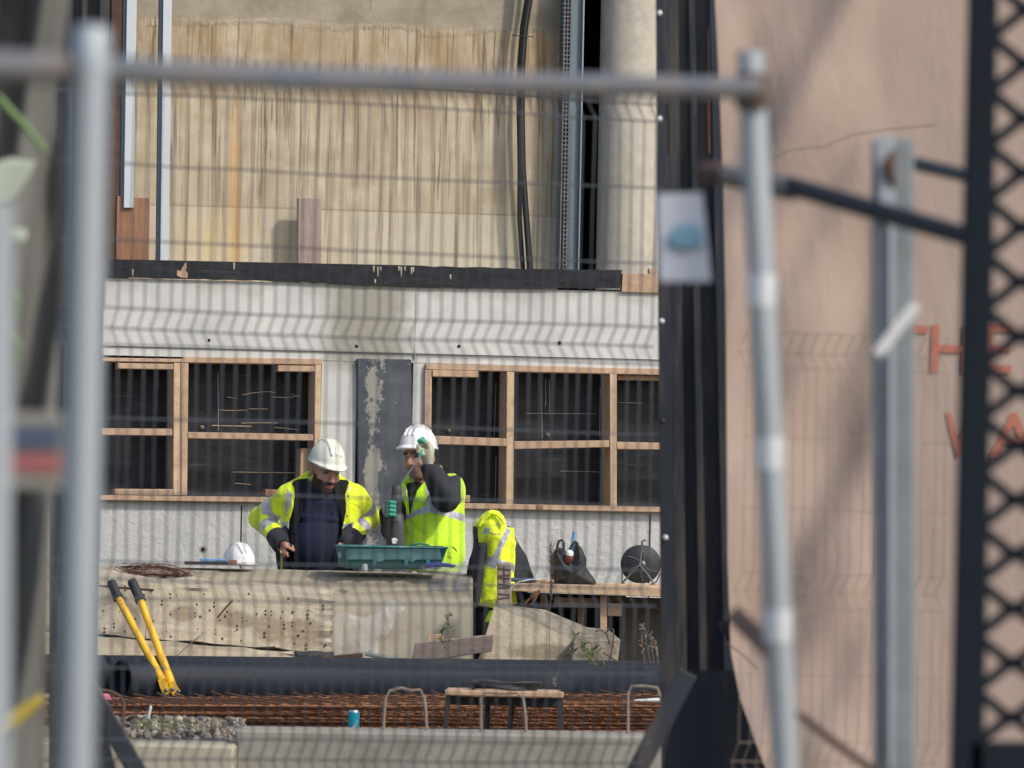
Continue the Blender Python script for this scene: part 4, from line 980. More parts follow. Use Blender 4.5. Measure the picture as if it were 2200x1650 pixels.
# rail laid on the table with blue tool handle
tagit(obj('wood_strip', MB().hexa(px8([(1290, 1252), (1430, 1258), (1430, 1264), (1290, 1258)], (38.6, 38.6), [(1290, 1252), (1430, 1258), (1430, 1264), (1290, 1258)], (38.7, 38.7)), None, .002), 'timber_pale'), 'narrow pale wood strip under the cable reel on the table', 'wood strip')
mb = MB(); mb.tube([at(1190, 1249, 38.5), at(1152, 1247, 38.5)], .009, 'timber', 8); mb.tube([at(1152, 1247, 38.5), at(1092, 1245, 38.5)], .012, 'navyprint', 10)
tagit(obj('hand_tool', mb), 'blue and wooden tool handle lying behind the cracked wooden post', 'tool')
tagit(obj('cord', MB().tube([at(x, y, 38.36) for x, y in ((1096, 1268), (1103, 1258), (1115, 1250), (1140, 1245), (1175, 1244))], .0035, n=6), 'white'), 'white cord curling over the left end of the table', 'cord')
tagit(obj('cracked_post', MB().hexa(px8([(1068, 1209), (1098, 1209), (1099, 1302), (1068, 1302)], (38.0, 38.0), [(1068, 1208), (1098, 1208), (1099, 1302), (1068, 1302)], (38.12, 38.12)), None, .006), 'timber_greyv'), 'short cracked wooden post standing on the wedge block', 'wooden post')
mb = MB()
for y, a in ((1220, 3), (1236, -2), (1240, 2), (1253, 4), (1262, -2), (1274, 3), (1285, -3)): mb.hexa(px8([(1069, y), (1097, y+a), (1097, y+a+1.6), (1069, y+2)], (37.994, 37.994), [(1069, y), (1097, y+a), (1097, y+a+1.6), (1069, y+2)], (38.0, 38.0)))
mb.hexa(px8([(1082, 1216), (1084, 1216), (1085, 1252), (1083, 1252)], (37.994, 37.994), [(1082, 1216), (1084, 1216), (1085, 1252), (1083, 1252)], (38.0, 38.0)))
o = obj('crack', mb, 'rustd', [q for q in COL.objects if q.name == 'cracked_post'][0])
mb = MB(); mb.tube([at(1128, 1296, 38.2), at(1148, 1277, 38.2), at(1160, 1268, 38.2)], .007, n=6); mb.tube([at(1140, 1300, 38.2), at(1152, 1284, 38.2), at(1160, 1270, 38.2)], .005, n=6); mb.lathe([(.012, -.02), (.017, 0), (.012, .02)], at(1148, 1278, 38.2), (1, 0, 1), None, 8)
tagit(obj('rusty_clamp', mb, 'rust'), 'rusty forked clamp leaning between wedge block and table', 'clamp')
# bag
T = thing('tool_bag', at(1230, 1260, 38.75), 'dark grey fabric tool bag slumped on the table left of the cable reel', 'bag')
out = [(1183, 1255), (1186, 1215), (1183, 1196), (1190, 1188), (1199, 1178), (1210, 1180), (1222, 1196), (1229, 1210), (1236, 1196), (1240, 1172), (1248, 1174), (1254, 1192), (1258, 1215), (1268, 1232), (1280, 1250), (1279, 1260), (1240, 1258)]
pillow('bag_body', out, 38.72, .075, ['bagfab'], T, None, .006, .07, .016, 34, 11)
pillow('bag_back', [(1205, 1258), (1208, 1200), (1225, 1178), (1238, 1166), (1250, 1178), (1258, 1200), (1262, 1258)], 38.86, .03, ['blackfab'], T, None, .007, .05, .006, 34, 12)
pillow('fold_flap', [(1196, 1185), (1212, 1208), (1230, 1225), (1247, 1205), (1256, 1196), (1258, 1212), (1244, 1228), (1228, 1236), (1210, 1226), (1197, 1204)], 38.62, .018, ['bagfab'], T, None, .006, .04, .006, 40, 13)
obj('handle', MB().tube([at(x, y, 38.66) for x, y in ((1198, 1195), (1197, 1175), (1200, 1163), (1207, 1160), (1211, 1166), (1211, 1185))], .0075, n=8), 'bagfab', T)
obj('handle', MB().tube([at(x, y, 38.70) for x, y in ((1222, 1186), (1228, 1172), (1236, 1163), (1240, 1166), (1244, 1180))], .007, n=8), 'bagfab', T)
tagit(obj('trowel', MB().tube([at(1230, 1182, 38.72), at(1232, 1160, 38.73), at(1235, 1143, 38.74)], [.009, .012, .013], n=10), 'skyblue'), 'pale blue tool handle sticking up out of the grey bag', 'tool')
mb = MB(); a = at(1223, 1196, 38.66); mb.lathe([(.0001, -.03), (.021, -.03), (.022, .012)], a, (.1, -.35, 1), 'red', 18); mb.lathe([(.0222, .012), (.021, .028), (.010, .036), (.0001, .036)], a, (.1, -.35, 1), 'white', 18)
tagit(obj('red_canister', mb), 'red and white canister inside the grey tool bag', 'canister')
# cable reel
T = thing('cable_reel', at(1378, 1260, 38.7), 'black round cable reel on a thin steel stand at the right end of the table', 'cable reel')
c = at(1377, 1212, 38.75); R_ = 41/ppm(38.75)
ax = np.array([.12, -.99, 0])
obj('flange', MB().lathe([(.015, .05), (R_*.97, .05), (R_, .045), (R_*.97, .04), (.015, .04)], c, ax, 'rubber', 40), None, T)
obj('flange', MB().lathe([(.015, -.05), (R_*.97, -.05), (R_, -.055), (R_*.97, -.06), (.015, -.06)], c, ax, 'rubber', 40), None, T)
mb = MB()
for i in range(8):
    for j in range(6):
        rr_ = .03+.0095*j; mb.lathe([(rr_, -.044+i*.011), (rr_+.0075, -.0385+i*.011), (rr_, -.033+i*.011)], c, ax, None, 28)
obj('wound_cable', mb, 'cable', T)
mb = MB()
for i in range(6):
    a0 = i*math.pi/3+.3; u_ = np.array([.99, .12, 0]); q = lambda r, a: c+ax*.053+u_*r*math.cos(a)+np.array([0, 0, 1])*r*math.sin(a)
    mb.tube([q(.025, a0), q(.06, a0+.12), q(R_*.9, a0+.3)], .0022, n=5)
mb.lathe([(.001, .07), (.018, .07), (.022, .05)], c, ax, None, 16)
obj('hub_ribs', mb, 'steel', T)
obj('stand', MB().tube([at(1332, 1258, 38.62), at(1352, 1236, 38.6), at(1374, 1214, 38.6), at(1390, 1232, 38.6), at(1407, 1258, 38.62)], .006, n=8).tube([at(1374, 1214, 38.6), at(1378, 1185, 38.6), at(1380, 1163, 38.62), at(1387, 1160, 38.62)], .006, n=8), 'galv_d', T)
obj('loose_cable', MB().tube([at(x, y, 38.62) for x, y in ((1374, 1205), (1352, 1212), (1337, 1228), (1336, 1250), (1352, 1262), (1385, 1263), (1410, 1250), (1418, 1232))], .0035, n=6), 'cable', T)
# ---------------- hanging jackets ----------------
DJ = 38.75
T = thing('hanging_jacket', at(1060, 1370, DJ), 'black jacket sleeves and body hanging behind the yellow vest', 'jacket')
pillow('jacket_body', [(1018, 1128), (1032, 1120), (1045, 1135), (1070, 1125), (1100, 1130), (1112, 1160), (1128, 1190), (1145, 1240), (1147, 1262), (1100, 1300), (1075, 1310), (1052, 1335), (1042, 1362), (1018, 1356), (1014, 1300), (1002, 1235), (1006, 1200), (1016, 1160)], DJ+.07, .06, ['greyfab'], T, None, .007, .08, .014, 26, 21)
pillow('sleeve', [(1026, 1168), (1046, 1166), (1042, 1210), (1036, 1250), (1028, 1300), (1018, 1310), (1012, 1262), (1018, 1205)], DJ-.10, .035, ['greyfab'], T, None, .006, .04, .008, 30, 22)
T = thing('hi_vis_vest', at(1070, 1310, DJ), 'yellow high visibility jacket with crossed silver bands hung up beside the block', 'jacket')
yo = [(1016, 1130), (1024, 1124), (1034, 1112), (1046, 1098), (1056, 1095), (1070, 1100), (1080, 1112), (1087, 1135), (1092, 1136), (1105, 1134), (1106, 1158), (1110, 1166), (1105, 1180), (1104, 1230), (1108, 1262), (1114, 1296), (1100, 1302), (1080, 1290), (1063, 1310), (1040, 1304), (1027, 1300), (1030, 1262), (1038, 1220), (1044, 1200), (1048, 1168), (1028, 1168), (1027, 1150), (1029, 1128), (1020, 1132)]
b1 = [(1088, 1132), (1098, 1140), (1068, 1205), (1064, 1222), (1044, 1214), (1045, 1198), (1060, 1194)]
b2 = [(1044, 1198), (1066, 1200), (1090, 1206), (1104, 1212), (1104, 1230), (1085, 1222), (1060, 1214), (1043, 1210)]
b3 = [(1034, 1148), (1041, 1133), (1052, 1134), (1052, 1145)]
pillow('vest_body', yo, DJ-.05, .055, ['hivis', 'silver'], T, lambda C, N, u, v: (inside(u, v, b1) | inside(u, v, b2) | inside(u, v, b3)).astype(int), .005, .07, .012, 30, 23)
pillow('collar_fold', [(1038, 1108), (1052, 1096), (1068, 1100), (1082, 1118), (1084, 1132), (1070, 1112), (1056, 1106), (1046, 1116), (1030, 1134), (1026, 1130)], DJ-.11, .016, ['hivis'], T, None, .005, .03, .003, 40, 24)
def text(s, name, parent, P, d, hpx, m, rot=0.0, ext=.001, yawz=0.0, off_=0.0):
    cu = bpy.data.curves.new(name, 'FONT'); cu.body = s; cu.size = hpx/.72/ppm(d); cu.extrude = ext; cu.offset = off_*cu.size
    t = bpy.data.objects.new(name, cu); COL.objects.link(t)
    dg = bpy.context.evaluated_depsgraph_get(); me = bpy.data.meshes.new_from_object(t.evaluated_get(dg)); bpy.data.objects.remove(t)
    me.name = name; me.materials.clear(); me.materials.append(M[m])
    o = bpy.data.objects.new(name, me); COL.objects.link(o)
    p = at(P[0], P[1], d); off = np.zeros(3)
    if parent: off = np.array(parent.location); o.parent = parent
    o.location = tuple(p-off); o.rotation_euler = (math.pi/2, rot, yawz); return o
text('OZI 17', 'handwriting', T, (1056, 1132), DJ-.135, 7, 'deepblue', math.radians(-6))
text('AARA', 'handwriting', T, (1052, 1148), DJ-.135, 6, 'deepblue', math.radians(8))
pillow('hem_scrap', [(1040, 1336), (1052, 1310), (1062, 1312), (1056, 1338)], DJ-.02, .01, ['hivis2'], T, None, .005, .02, 0, 30, 2)

# ---------------- stool, can, bent bars, scraps ----------------
DS = 33.5
T = thing('stool', at(1080, 1592, DS), 'small stool with black frame and chipped wooden seat in front of the rebar mats', 'stool')
obj('seat', MB().hexa(px8([(954, 1482), (1212, 1487), (1210, 1500), (956, 1494)], (DS-.18, DS-.18), [(962, 1477), (1202, 1482), (1202, 1496), (962, 1490)], (DS+.2, DS+.2)), None, .005), 'timber', T)
for (a, b, dd) in (((964, 1494), (953, 1600), -.15), ((1204, 1500), (1206, 1605), -.15), ((1048, 1497), (1046, 1600), .16), ((1103, 1497), (1091, 1600), .14)):
    w_ = 6
    obj('leg', MB().hexa(px8([(a[0]-w_, a[1]), (a[0]+w_, a[1]), (b[0]+w_, b[1]), (b[0]-w_, b[1])], (DS+dd, DS+dd), [(a[0]-w_, a[1]), (a[0]+w_, a[1]), (b[0]+w_, b[1]), (b[0]-w_, b[1])], (DS+dd+.03, DS+dd+.03)), None, .002), 'rubber', T)
obj('apron', MB().hexa(px8([(962, 1495), (1205, 1501), (1204, 1520), (964, 1514)], (DS+.02, DS+.02), [(962, 1495), (1205, 1501), (1204, 1520), (964, 1514)], (DS+.04, DS+.04)), None, .002), 'rubber', T)
mb = MB(); c = at(1085, 1480, DS)
for k in range(4):
    pts = []
    for i in range(33):
        a = i/32*2*math.pi; r_ = .13+.012*math.sin(3*a+k)+k*.004; pts.append(c+np.array([math.cos(a)*r_*1.12, math.sin(a)*r_, .004+k*.008+.006*math.sin(2*a+k)]))
    mb.tube(pts, .008, n=6)
tagit(obj('hose_coil', mb, 'rubber'), 'flat coil of black hose lying on the stool seat', 'hose')
T = thing('drink_can', at(759, 1603, 33), 'turquoise drinks can standing just behind the front concrete beam', 'can')
c = at(759, 1601, 33.0)
obj('can_body', MB().lathe([(.022, 0), (.026, .004), (.026, .152)], c, (0, 0, 1), None, 24), 'can', T)
obj('can_lid', MB().lathe([(.0262, .152), (.021, .160), (.0215, .162), (.019, .158), (.0001, .158)], c, (0, 0, 1), None, 24), 'alu', T)
pillow('can_print', [(752, 1578), (756, 1562), (764, 1550), (769, 1546), (765, 1562), (760, 1578)], 32.975, .001, ['alu'], T, None, .003, .01, 0, 30, 0, .002)
for pts, m, d, lab in (([(822, 1600), (825, 1540), (828, 1500), (838, 1484), (862, 1478), (885, 1484), (902, 1482), (911, 1498), (915, 1530), (918, 1600)], 'palebar', 29.9, 'pale bent steel bar arching out of the beam left of the stool'),
        ([(1033, 1600), (1033, 1530), (1033, 1500), (1044, 1488), (1075, 1490), (1110, 1488), (1124, 1500), (1129, 1540), (1131, 1600)], 'palebar', 29.85, 'bent steel bar arching in front of the stool'),
        ([(1349, 1610), (1349, 1540), (1349, 1490), (1357, 1474), (1385, 1474), (1412, 1478), (1420, 1500), (1422, 1540), (1423, 1610)], 'palebar', 29.85, 'bent steel bar arching beside the dark column foot'),
        ([(265, 1640), (265, 1560), (266, 1512), (258, 1496), (240, 1486), (214, 1482)], 'rustd', 29.5, 'dark rusty hooked bar rising from the bottom left beam')):
    mb = MB(); q = [at(x, y, d) for x, y in pts]; mb.tube(q, .0066, n=8)
    tagit(obj('bent_bar', mb, m), lab, 'steel bar', 'bent starter bars at the front')
tagit(obj('foam_scrap', MB().hexa(px8([(200, 1493), (232, 1492), (243, 1508), (205, 1510)], (34.2, 34.2), [(200, 1491), (232, 1490), (243, 1506), (205, 1508)], (34.35, 34.35)), None, .003), 'pink'), 'bright pink foam scrap at the left end of the rebar stack', 'foam scrap')
tagit(pillow('plastic_shard', [(322, 1514), (327, 1518), (322, 1545), (319, 1560), (311, 1560), (316, 1535)], 32.6, .006, ['white'], None, None, .004, .01, 0), 'upright white plastic shard in the rubble', 'plastic shard')
tagit(pillow('white_strip', [(1350, 1504), (1400, 1500), (1445, 1498), (1480, 1504), (1440, 1509), (1380, 1508)], 34.0, .01, ['white'], None, None, .005, .02, 0), 'pale blue white strip of paper lying on the rebar near the dark column', 'paper strip')
# weeds
def weed(name, lab, stems, d, m, r=.002, leaves=0, seed=0, ls=.02):
    mb = MB(); rr_ = np.random.RandomState(seed)
    for pts in stems:
        q = [at(x, y, d) for x, y in pts]; mb.tube(q, [r*(1-.6*i/len(q)) for i in range(len(q))], n=4)
        for i in range(leaves):
            t = (.25 if leaves < 60 else .0)+rr_.rand()*(.75 if leaves < 60 else 1); k = min(int(t*(len(q)-1)), len(q)-2); f = t*(len(q)-1)-k
            c = q[k]*(1-f)+q[k+1]*f; a = rr_.normal(size=3); a[2] = abs(a[2])+.3; a = a/np.linalg.norm(a)*ls*(.5+rr_.rand()); b = np.cross(a, [0, 1, 0])*.16
            mb.add([tuple(c), tuple(c+a*.5+b), tuple(c+a), tuple(c+a*.5-b)], [(0, 1, 2, 3)])
    return tagit(obj(name, mb, m), lab, 'weed')
weed('dry_weed', 'tall thin dry weed with feathery seed head in front of the grey bag', [[(1181, 1425), (1181, 1330), (1183, 1285), (1186, 1250), (1184, 1200), (1186, 1172)]], 36.3, 'weed', .0022, 0, 1)
mb = MB(); rr_ = np.random.RandomState(9); par = [o for o in COL.objects if o.name == 'dry_weed'][0]
for i in range(230):
    y = 1172+rr_.rand()**.8*120; c = at(1184+rr_.randn()*1.2, y, 36.3); a = np.array([rr_.randn()*.6, rr_.randn()*.6, 1.2]); a = a/np.linalg.norm(a)*(.02+.03*rr_.rand())*(1.25-(y-1172)/150); b = np.array([.0016, 0, 0])
    mb.add([tuple(c-b), tuple(c+b), tuple(c+a)], [(0, 1, 2)])
obj('seed_head', mb, 'weed', par)
weed('leafy_weed', 'spindly green weed in front of the purplish plank', [[(967, 1425), (964, 1390), (962, 1350), (965, 1315)], [(966, 1418), (955, 1390), (948, 1365), (950, 1350)]], 36.9, 'grass', .002, 40, 2, .022)
weed('grass_tuft', 'pale green grass tuft over the foot of the wedge block', [[(1278, 1430), (1262, 1400), (1240, 1370), (1222, 1345)], [(1282, 1430), (1255, 1405), (1215, 1402), (1190, 1412)], [(1285, 1430), (1270, 1408), (1245, 1392)], [(1270, 1430), (1262, 1412), (1250, 1378)], [(1300, 1430), (1285, 1400), (1270, 1395)]], 36.9, 'grass', .004, 6, 3, .04)
weed('dry_grass', 'dry straw grass standing left of the dark column above the pipe', [[(1398, 1425), (1388, 1380), (1382, 1340)], [(1405, 1425), (1400, 1385), (1398, 1360)], [(1385, 1425), (1380, 1390), (1378, 1345)], [(1415, 1425), (1410, 1400), (1403, 1370)]], 36.9, 'palebar', .002, 22, 4, .02)
weed('straw_sprig', 'single straw sprig sticking up from the rebar mats', [[(1193, 1475), (1196, 1455), (1201, 1438)], [(1194, 1475), (1191, 1465)]], 34.2, 'palebar', .002, 3, 5, .02)
# ---------------- people ----------------
def J(x, y, d0, dy=0.0): return at(x, y, d0+dy)
def head(v, C, R, k=.012):
    h = lambda x, y, z: C+R@np.array([x, y, z])
    v.ell(h(0, .012, .035), (.076, .098, .095), R, .01)
    v.ell(h(0, -.022, -.045), (.058, .070, .070), R, .03)
    v.ell(h(0, -.060, -.092), (.030, .026, .022), R, .025)
    for s_ in (-1, 1):
        v.ell(h(s_*.040, -.058, -.022), (.022, .024, .022), R, .02)
        v.cap(h(s_*.012, -.088, .034), .009, h(s_*.045, -.076, .032), .008, .012)
        v.ell(h(s_*.080, .012, -.008), (.009, .020, .032), R, .006)
        v.ell(h(s_*.031, -.093, .012), (.016, .013, .011), R, .0, sub=True)
    v.cap(h(0, -.088, .022), .009, h(0, -.112, -.022), .014, .012)
    v.cap(h(-.011, -.098, -.026), .009, h(.011, -.098, -.026), .009, .008)
    v.cap(h(-.020, -.083, -.055), .008, h(.020, -.083, -.055), .008, .008)
    v.cap(h(-.018, -.081, -.066), .008, h(.018, -.081, -.066), .008, .008)
def head_mat(C, R, beard):
    def f(P):
        q = (P-C)@R; x, y, z = q.T; m = np.zeros(len(P), int)
        ax = np.abs(x)
        if beard:
            b = (y < .03) & (z < -.028-.5*np.clip(.055-ax, 0, 1)+.0) & (z > -.13)
            b |= (y < -.005) & (y > -.035) & (ax > .05) & (z < -.015) & (z > -.1)
            b |= (ax < .032) & (z < -.036) & (z > -.052) & (y < -.07)
        else: b = (y < .02) & (z < -.035-.3*np.clip(.05-ax, 0, 1)) & (z > -.125)
        m[b] = 1 if beard else 4
        m[(ax < .024) & (z < -.053) & (z > -.070) & (y < -.078)] = 2
        m[(ax > .012) & (ax < .048) & (z > .026) & (z < .042) & (y < -.06)] = 1
        m[(np.hypot(ax-.031, (z-.012)*1.6) < .0125) & (y < -.05)] = 3
        m[(y > .03) & (z > .0) & (ax < .083) & (np.hypot(ax-.08, z+.008) > .034)] = 1
        return m
    return f
def hand(v, W, palm, fingers, thumb, r=.0088):
    v.cap(W, .026, palm, .030, .02)
    for f in fingers:
        for a, b in zip(f[:-1], f[1:]): v.cap(a, r, b, r*.92, .004)
    for a, b in zip(thumb[:-1], thumb[1:]): v.cap(a, r*1.25, b, r*1.1, .008)
def legs(v, hl, hr, fl, fr, s=1.0):
    for h_, f_ in ((hl, fl), (hr, fr)):
        h_ = np.array(h_); f_ = np.array(f_); kn = (h_*.48+f_*.52)+np.array([0, -.03, 0]); an = f_+np.array([0, 0, .09])
        v.cap(h_, .085*s, kn, .058*s, .03); v.cap(kn, .058*s, an, .038*s, .02)
        v.cap(f_+np.array([0, .05, .045]), .040*s, f_+np.array([0, -.12, .032]), .030*s, .03)
# ======== man in the open jacket ========
D1 = 39.35
j = lambda x, y, dy=0.0: J(x, y, D1, dy)
footL = np.array([*j(640, 1600, .03)[:2], 0.0]); footR = np.array([*j(725, 1600, .0)[:2], 0.0])
PA = thing('person', np.array([*j(685, 1600)[:2], 0.0]), 'man in open yellow jacket and navy shirt, hands on hips, looking down', 'person')
HC = j(699, 1013, -.045); HR = rotm(math.radians(26), math.radians(17), math.radians(4))
def torsoA(v, g):   # g: growth of the volume in metres
    v.ell(j(690, 1105, .02), (.165+g, .105+g, .19+g), None, .05)
    v.ell(j(676, 1172, -.02), (.135+g, .135+g, .16+g), None, .06)
    v.ell(j(682, 1250, .02), (.150+g, .115+g, .14+g), None, .05)
    v.cap(j(632, 1068, .03), .055+g, j(750, 1068, .03), .055+g, .05)
    v.cap(j(655, 1058, .04), .045+g, j(727, 1058, .04), .045+g, .04)
aL = [j(622, 1068, .03), j(562, 1112, .17), j(598, 1160, -.03)]
aR = [j(762, 1068, .03), j(795, 1112, .17), j(752, 1160, -.03)]
lo = np.array(j(530, 940, -.35)); hi = np.array(j(830, 1600, .35)); lo[2] = -.01; hi[2] += 1.72+.0
lo = np.array([j(520, 1200)[0], D1-.36, -.01]); hi = np.array([j(835, 1200)[0], D1+.34, j(700, 925)[2]])
v = Vol(lo, hi, .0058)
torsoA(v, -.028); head(v, HC, HR)
v.cap(j(690, 1040, .0), .058, j(686, 1082, .02), .068, .02)
for A in (aL, aR):
    v.cap(A[0], .048, A[1], .038, .02); v.cap(A[1], .038, A[2], .028, .015)
hand(v, aL[2], j(613, 1171, -.07), [[j(612, 1176, -.09), j(622, 1178, -.11), j(631, 1183, -.105)], [j(609, 1180, -.085), j(616, 1188, -.10), j(618, 1195, -.10)], [j(606, 1180, -.08), j(611, 1190, -.095), j(611, 1197, -.09)], [j(603, 1178, -.075), j(606, 1188, -.09), j(606, 1193, -.085)]], [j(615, 1166, -.08), j(626, 1173, -.09), j(632, 1181, -.09)])
hand(v, aR[2], j(739, 1168, -.07), [[j(737, 1172, -.09), j(729, 1180, -.11), j(726, 1190, -.10)], [j(740, 1174, -.085), j(734, 1184, -.10), j(731, 1193, -.10)], [j(743, 1175, -.08), j(739, 1186, -.09), j(737, 1195, -.09)], [j(746, 1174, -.075), j(744, 1184, -.09), j(743, 1192, -.085)]], [j(735, 1164, -.08), j(730, 1170, -.10), j(727, 1178, -.10)])
legs(v, j(655, 1265, .02), j(712, 1265, .02), footL, footR)
fm = head_mat(HC, HR, True)
def bm_(P, N, u, vv):
    m = np.zeros(len(P), int); k = P[:, 2] > HC[2]-.15; m[k] = fm(P[k]); return m
sobj('body', v.mesh(), ['skin', 'beard', 'lip', 'eye', 'stubble'], PA, bm_)
# trousers + boots
def trousers(PAR, h1, h2, f1, f2, hip, sz, mname='trousers'):
    lo = np.minimum(f1, f2)-.2; hi = np.maximum(f1, f2)+.2; lo[2] = 0; hi[2] = hip[2]+.06; lo[:2] = np.minimum(lo[:2], np.array(hip[:2])-.25); hi[:2] = np.maximum(hi[:2], np.array(hip[:2])+.25)
    v = Vol(lo, hi, .01)
    v.ell(hip, (.155*sz, .13*sz, .13), None, .03)
    for h_, f_ in ((h1, f1), (h2, f2)):
        kn = (h_*.48+f_*.52)+np.array([0, -.03, 0]); an = f_+np.array([0, 0, .10]); v.cap(h_, .1, kn, .078, .03); v.cap(kn, .078, an, .068, .02)
    v.wrinkle(.008, 24, 4); sobj(mname, v.mesh(), ['trouser'], PAR)
    for f_ in (f1, f2):
        v = Vol(f_-[.1, .22, 0], f_+[.1, .15, .2], .008); v.cap(f_+[0, .05, .05], .052, f_+[0, -.13, .036], .042, .03); v.cap(f_+[0, .05, .05], .05, f_+[0, .05, .15], .052, .02)
        v.v = np.maximum(v.v, (.004+.0*v.ax[2])[None, None, :]-v.ax[2][None, None, :]+np.zeros_like(v.v)).astype(np.float32); sobj('boot', v.mesh(), ['boot'], PAR)
trousers(PA, j(655, 1268, .02), j(712, 1268, .02), footL, footR, j(684, 1262, .02), 1.0)
lo = np.array([j(590, 1200)[0], D1-.26, j(690, 1290)[2]]); hi = np.array([j(790, 1200)[0], D1+.24, j(690, 1010)[2]])
v = Vol(lo, hi, .006); torsoA(v, -.006)
v.cap(j(690, 1050, .01), .062, j(690, 1070, .03), .07, .02)
neck = v.poly([(664, 1000), (664, 1040), (672, 1051), (688, 1057), (704, 1056), (715, 1048), (717, 1000)], D1)
v.wrinkle(.0035, 26, 3); v.v = np.maximum(v.v, -neck).astype(np.float32)
X = v.ax[0][:, None, None]; Z = v.ax[2][None, None, :]
zf = j(690, 1118)[2]; v.v = v.v-.006*np.exp(-((Z-zf-.02*np.cos((X-j(690, 1)[0])*9))/.012)**2)+.006*np.exp(-((Z-zf+.014)/.008)**2)
zf = j(690, 1082)[2]; v.v = (v.v-.004*np.exp(-((Z-zf)/.010)**2)).astype(np.float32)
sobj('t_shirt', v.mesh(), ['navyfab'], PA)
# jacket
lo = np.array([j(520, 1200)[0], D1-.30, j(690, 1236)[2]]); hi = np.array([j(835, 1200)[0], D1+.36, j(690, 995)[2]])
def jackA(g, h):
    v = Vol(lo, hi, h); torsoA(v, .026+g)
    v.cap(j(632, 1074, .05), .06+g, j(618, 1160, .05), .05+g, .05); v.cap(j(752, 1074, .05), .06+g, j(757, 1160, .05), .045+g, .05)
    v.cap(j(609, 1165, .03), .045+g, j(612, 1225, .03), .042+g, .03); v.cap(j(757, 1160, .05), .05+g, j(750, 1225, .05), .045+g, .03)
    v.cap(j(628, 1046, .00), .027+g, j(664, 1022, .08), .026+g, .02); v.cap(j(749, 1044, .00), .026+g, j(722, 1024, .08), .026+g, .02)
    v.cap(j(664, 1024, .08), .028+g, j(722, 1024, .08), .028+g, .02); v.ell(j(692, 1062, .08), (.16, .07, .09), None, .03)
    return v
def cutfront(v, pts, yc):
    s2 = v.poly(pts, D1); Y = v.ax[1][None, :, None]
    v.v = np.maximum(v.v, -np.maximum(s2, Y-yc)).astype(np.float32)
YO = [(674, 995), (655, 1017), (632, 1031), (626, 1040), (634, 1064), (630, 1093), (622, 1119), (620, 1147), (616, 1240), (760, 1240), (738, 1160), (734, 1144), (744, 1096), (741, 1065), (749, 1036), (738, 1027), (718, 1014), (712, 995)]
LO = [(668, 995), (662, 1030), (659, 1050), (653, 1078), (645, 1116), (632, 1144), (622, 1240), (721, 1240), (727, 1180), (733, 1144), (734, 1119), (726, 1078), (719, 1053), (720, 1030), (716, 995)]
v = jackA(0, .0055)
arms = Vol(lo, hi, .0055)
for A, sg in ((aL, 1), (aR, 1)):
    arms.cap(A[0], .072, A[1], .061, .025); arms.cap(A[1], .061, A[2], .052, .02)
    d = (A[2]-A[1])/np.linalg.norm(A[2]-A[1]); arms.cap(A[2]-d*.01, .050, A[2]+d*.045, .050, .01)
    arms.cap(A[2]+d*.05, .034, A[2]+d*.15, .040, 0, sub=True)
arms.wrinkle(.015, 30, 7)
v.wrinkle(.009, 26, 5)
cutfront(v, YO, D1+.02)
inner = Vol(lo, hi, .0055); torsoA(inner, -.002); 
v.v = np.maximum(v.v, -inner.v)
kk = .012; a, d = v.v, arms.v; hh = np.clip(.5+.5*(a-d)/kk, 0, 1); v.v = (a*(1-hh)+d*hh-kk*hh*(1-hh)).astype(np.float32)
SB = [[(597, 1068), (607, 1078), (618, 1060), (622, 1046), (618, 1044)], ]
def seg_t(P, a, b):
    d = b-a; L = d@d; t = ((P-a)@d)/L; return t, np.linalg.norm(P-a-np.clip(t, 0, 1)[:, None]*d, axis=1)
def jm(P, N, u, vv):
    m = np.zeros(len(P), int); q = []
    for A in (aL, aR):
        t1, d1 = seg_t(P, A[0], A[1]); t2, d2 = seg_t(P, A[1], A[2])
        up = (d1 < .085) & (d1 <= d2); dn = (d2 < .085) & (d2 < d1)
        m[up & (t1 > .42) & (t1 < .70)] = 1; m[dn & (t2 > .42) & (t2 < .66)] = 1
        m[dn & (t2 > .84)] = 2
    body = m == 0
    m[body & inside(u, vv, [(617, 1050), (627, 1062), (625, 1085), (615, 1105), (612, 1085)]) & (N[:, 1] < .2)] = 1
    m[body & inside(u, vv, [(606, 1122), (621, 1120), (620, 1136), (604, 1136)]) & (N[:, 1] < .3)] = 1
    m[body & inside(u, vv, [(738, 1126), (760, 1122), (760, 1136), (736, 1142)]) & (N[:, 1] < .3)] = 1
    m[body & inside(u, vv, [(749, 1045), (752, 1045), (752, 1056), (749, 1056)])] = 1
    m[(m == 0) & (N[:, 1] > .0) & (P[:, 2] < j(690, 1122)[2]) & (P[:, 2] > j(690, 1140)[2]) & (P[:, 1] > D1+.05)] = 1
    low = (P[:, 2] < j(690, 1163)[2]) & (u > 575) & (u < 790) & (m == 0) | (P[:, 2] < j(690, 1146)[2]) & (u > 585) & ((u < 640) | (u > 722)) & (m == 0); m[low] = 2
    m[low & inside(u, vv, [(602, 1160), (607, 1160), (607, 1240), (603, 1240)])] = 0
    return m
sobj('jacket', v.mesh(), ['hivis', 'silver', 'greyfab'], PA, jm)
v = jackA(-.009, .006); inner = Vol(lo, hi, .006); torsoA(inner, -.010); v.wrinkle(.004, 26, 8); cutfront(v, LO, D1+.05); v.v = np.maximum(v.v, -inner.v)
sobj('jacket_lining', v.mesh(), ['blackfab'], PA)
for x, y in ((748, 1066), (745, 1109), (616, 1105)): obj('snap_button', MB().lathe([(.001, .004), (.006, .002), (.006, -.01)], j(x, y, -.145), (0, -1, 0), None, 10), 'steel', PA)
hh_ = helmet(PA, HC+HR@np.array([0, .008, .050]), HR@rotm(0, math.radians(-2)), 'helmet_c')
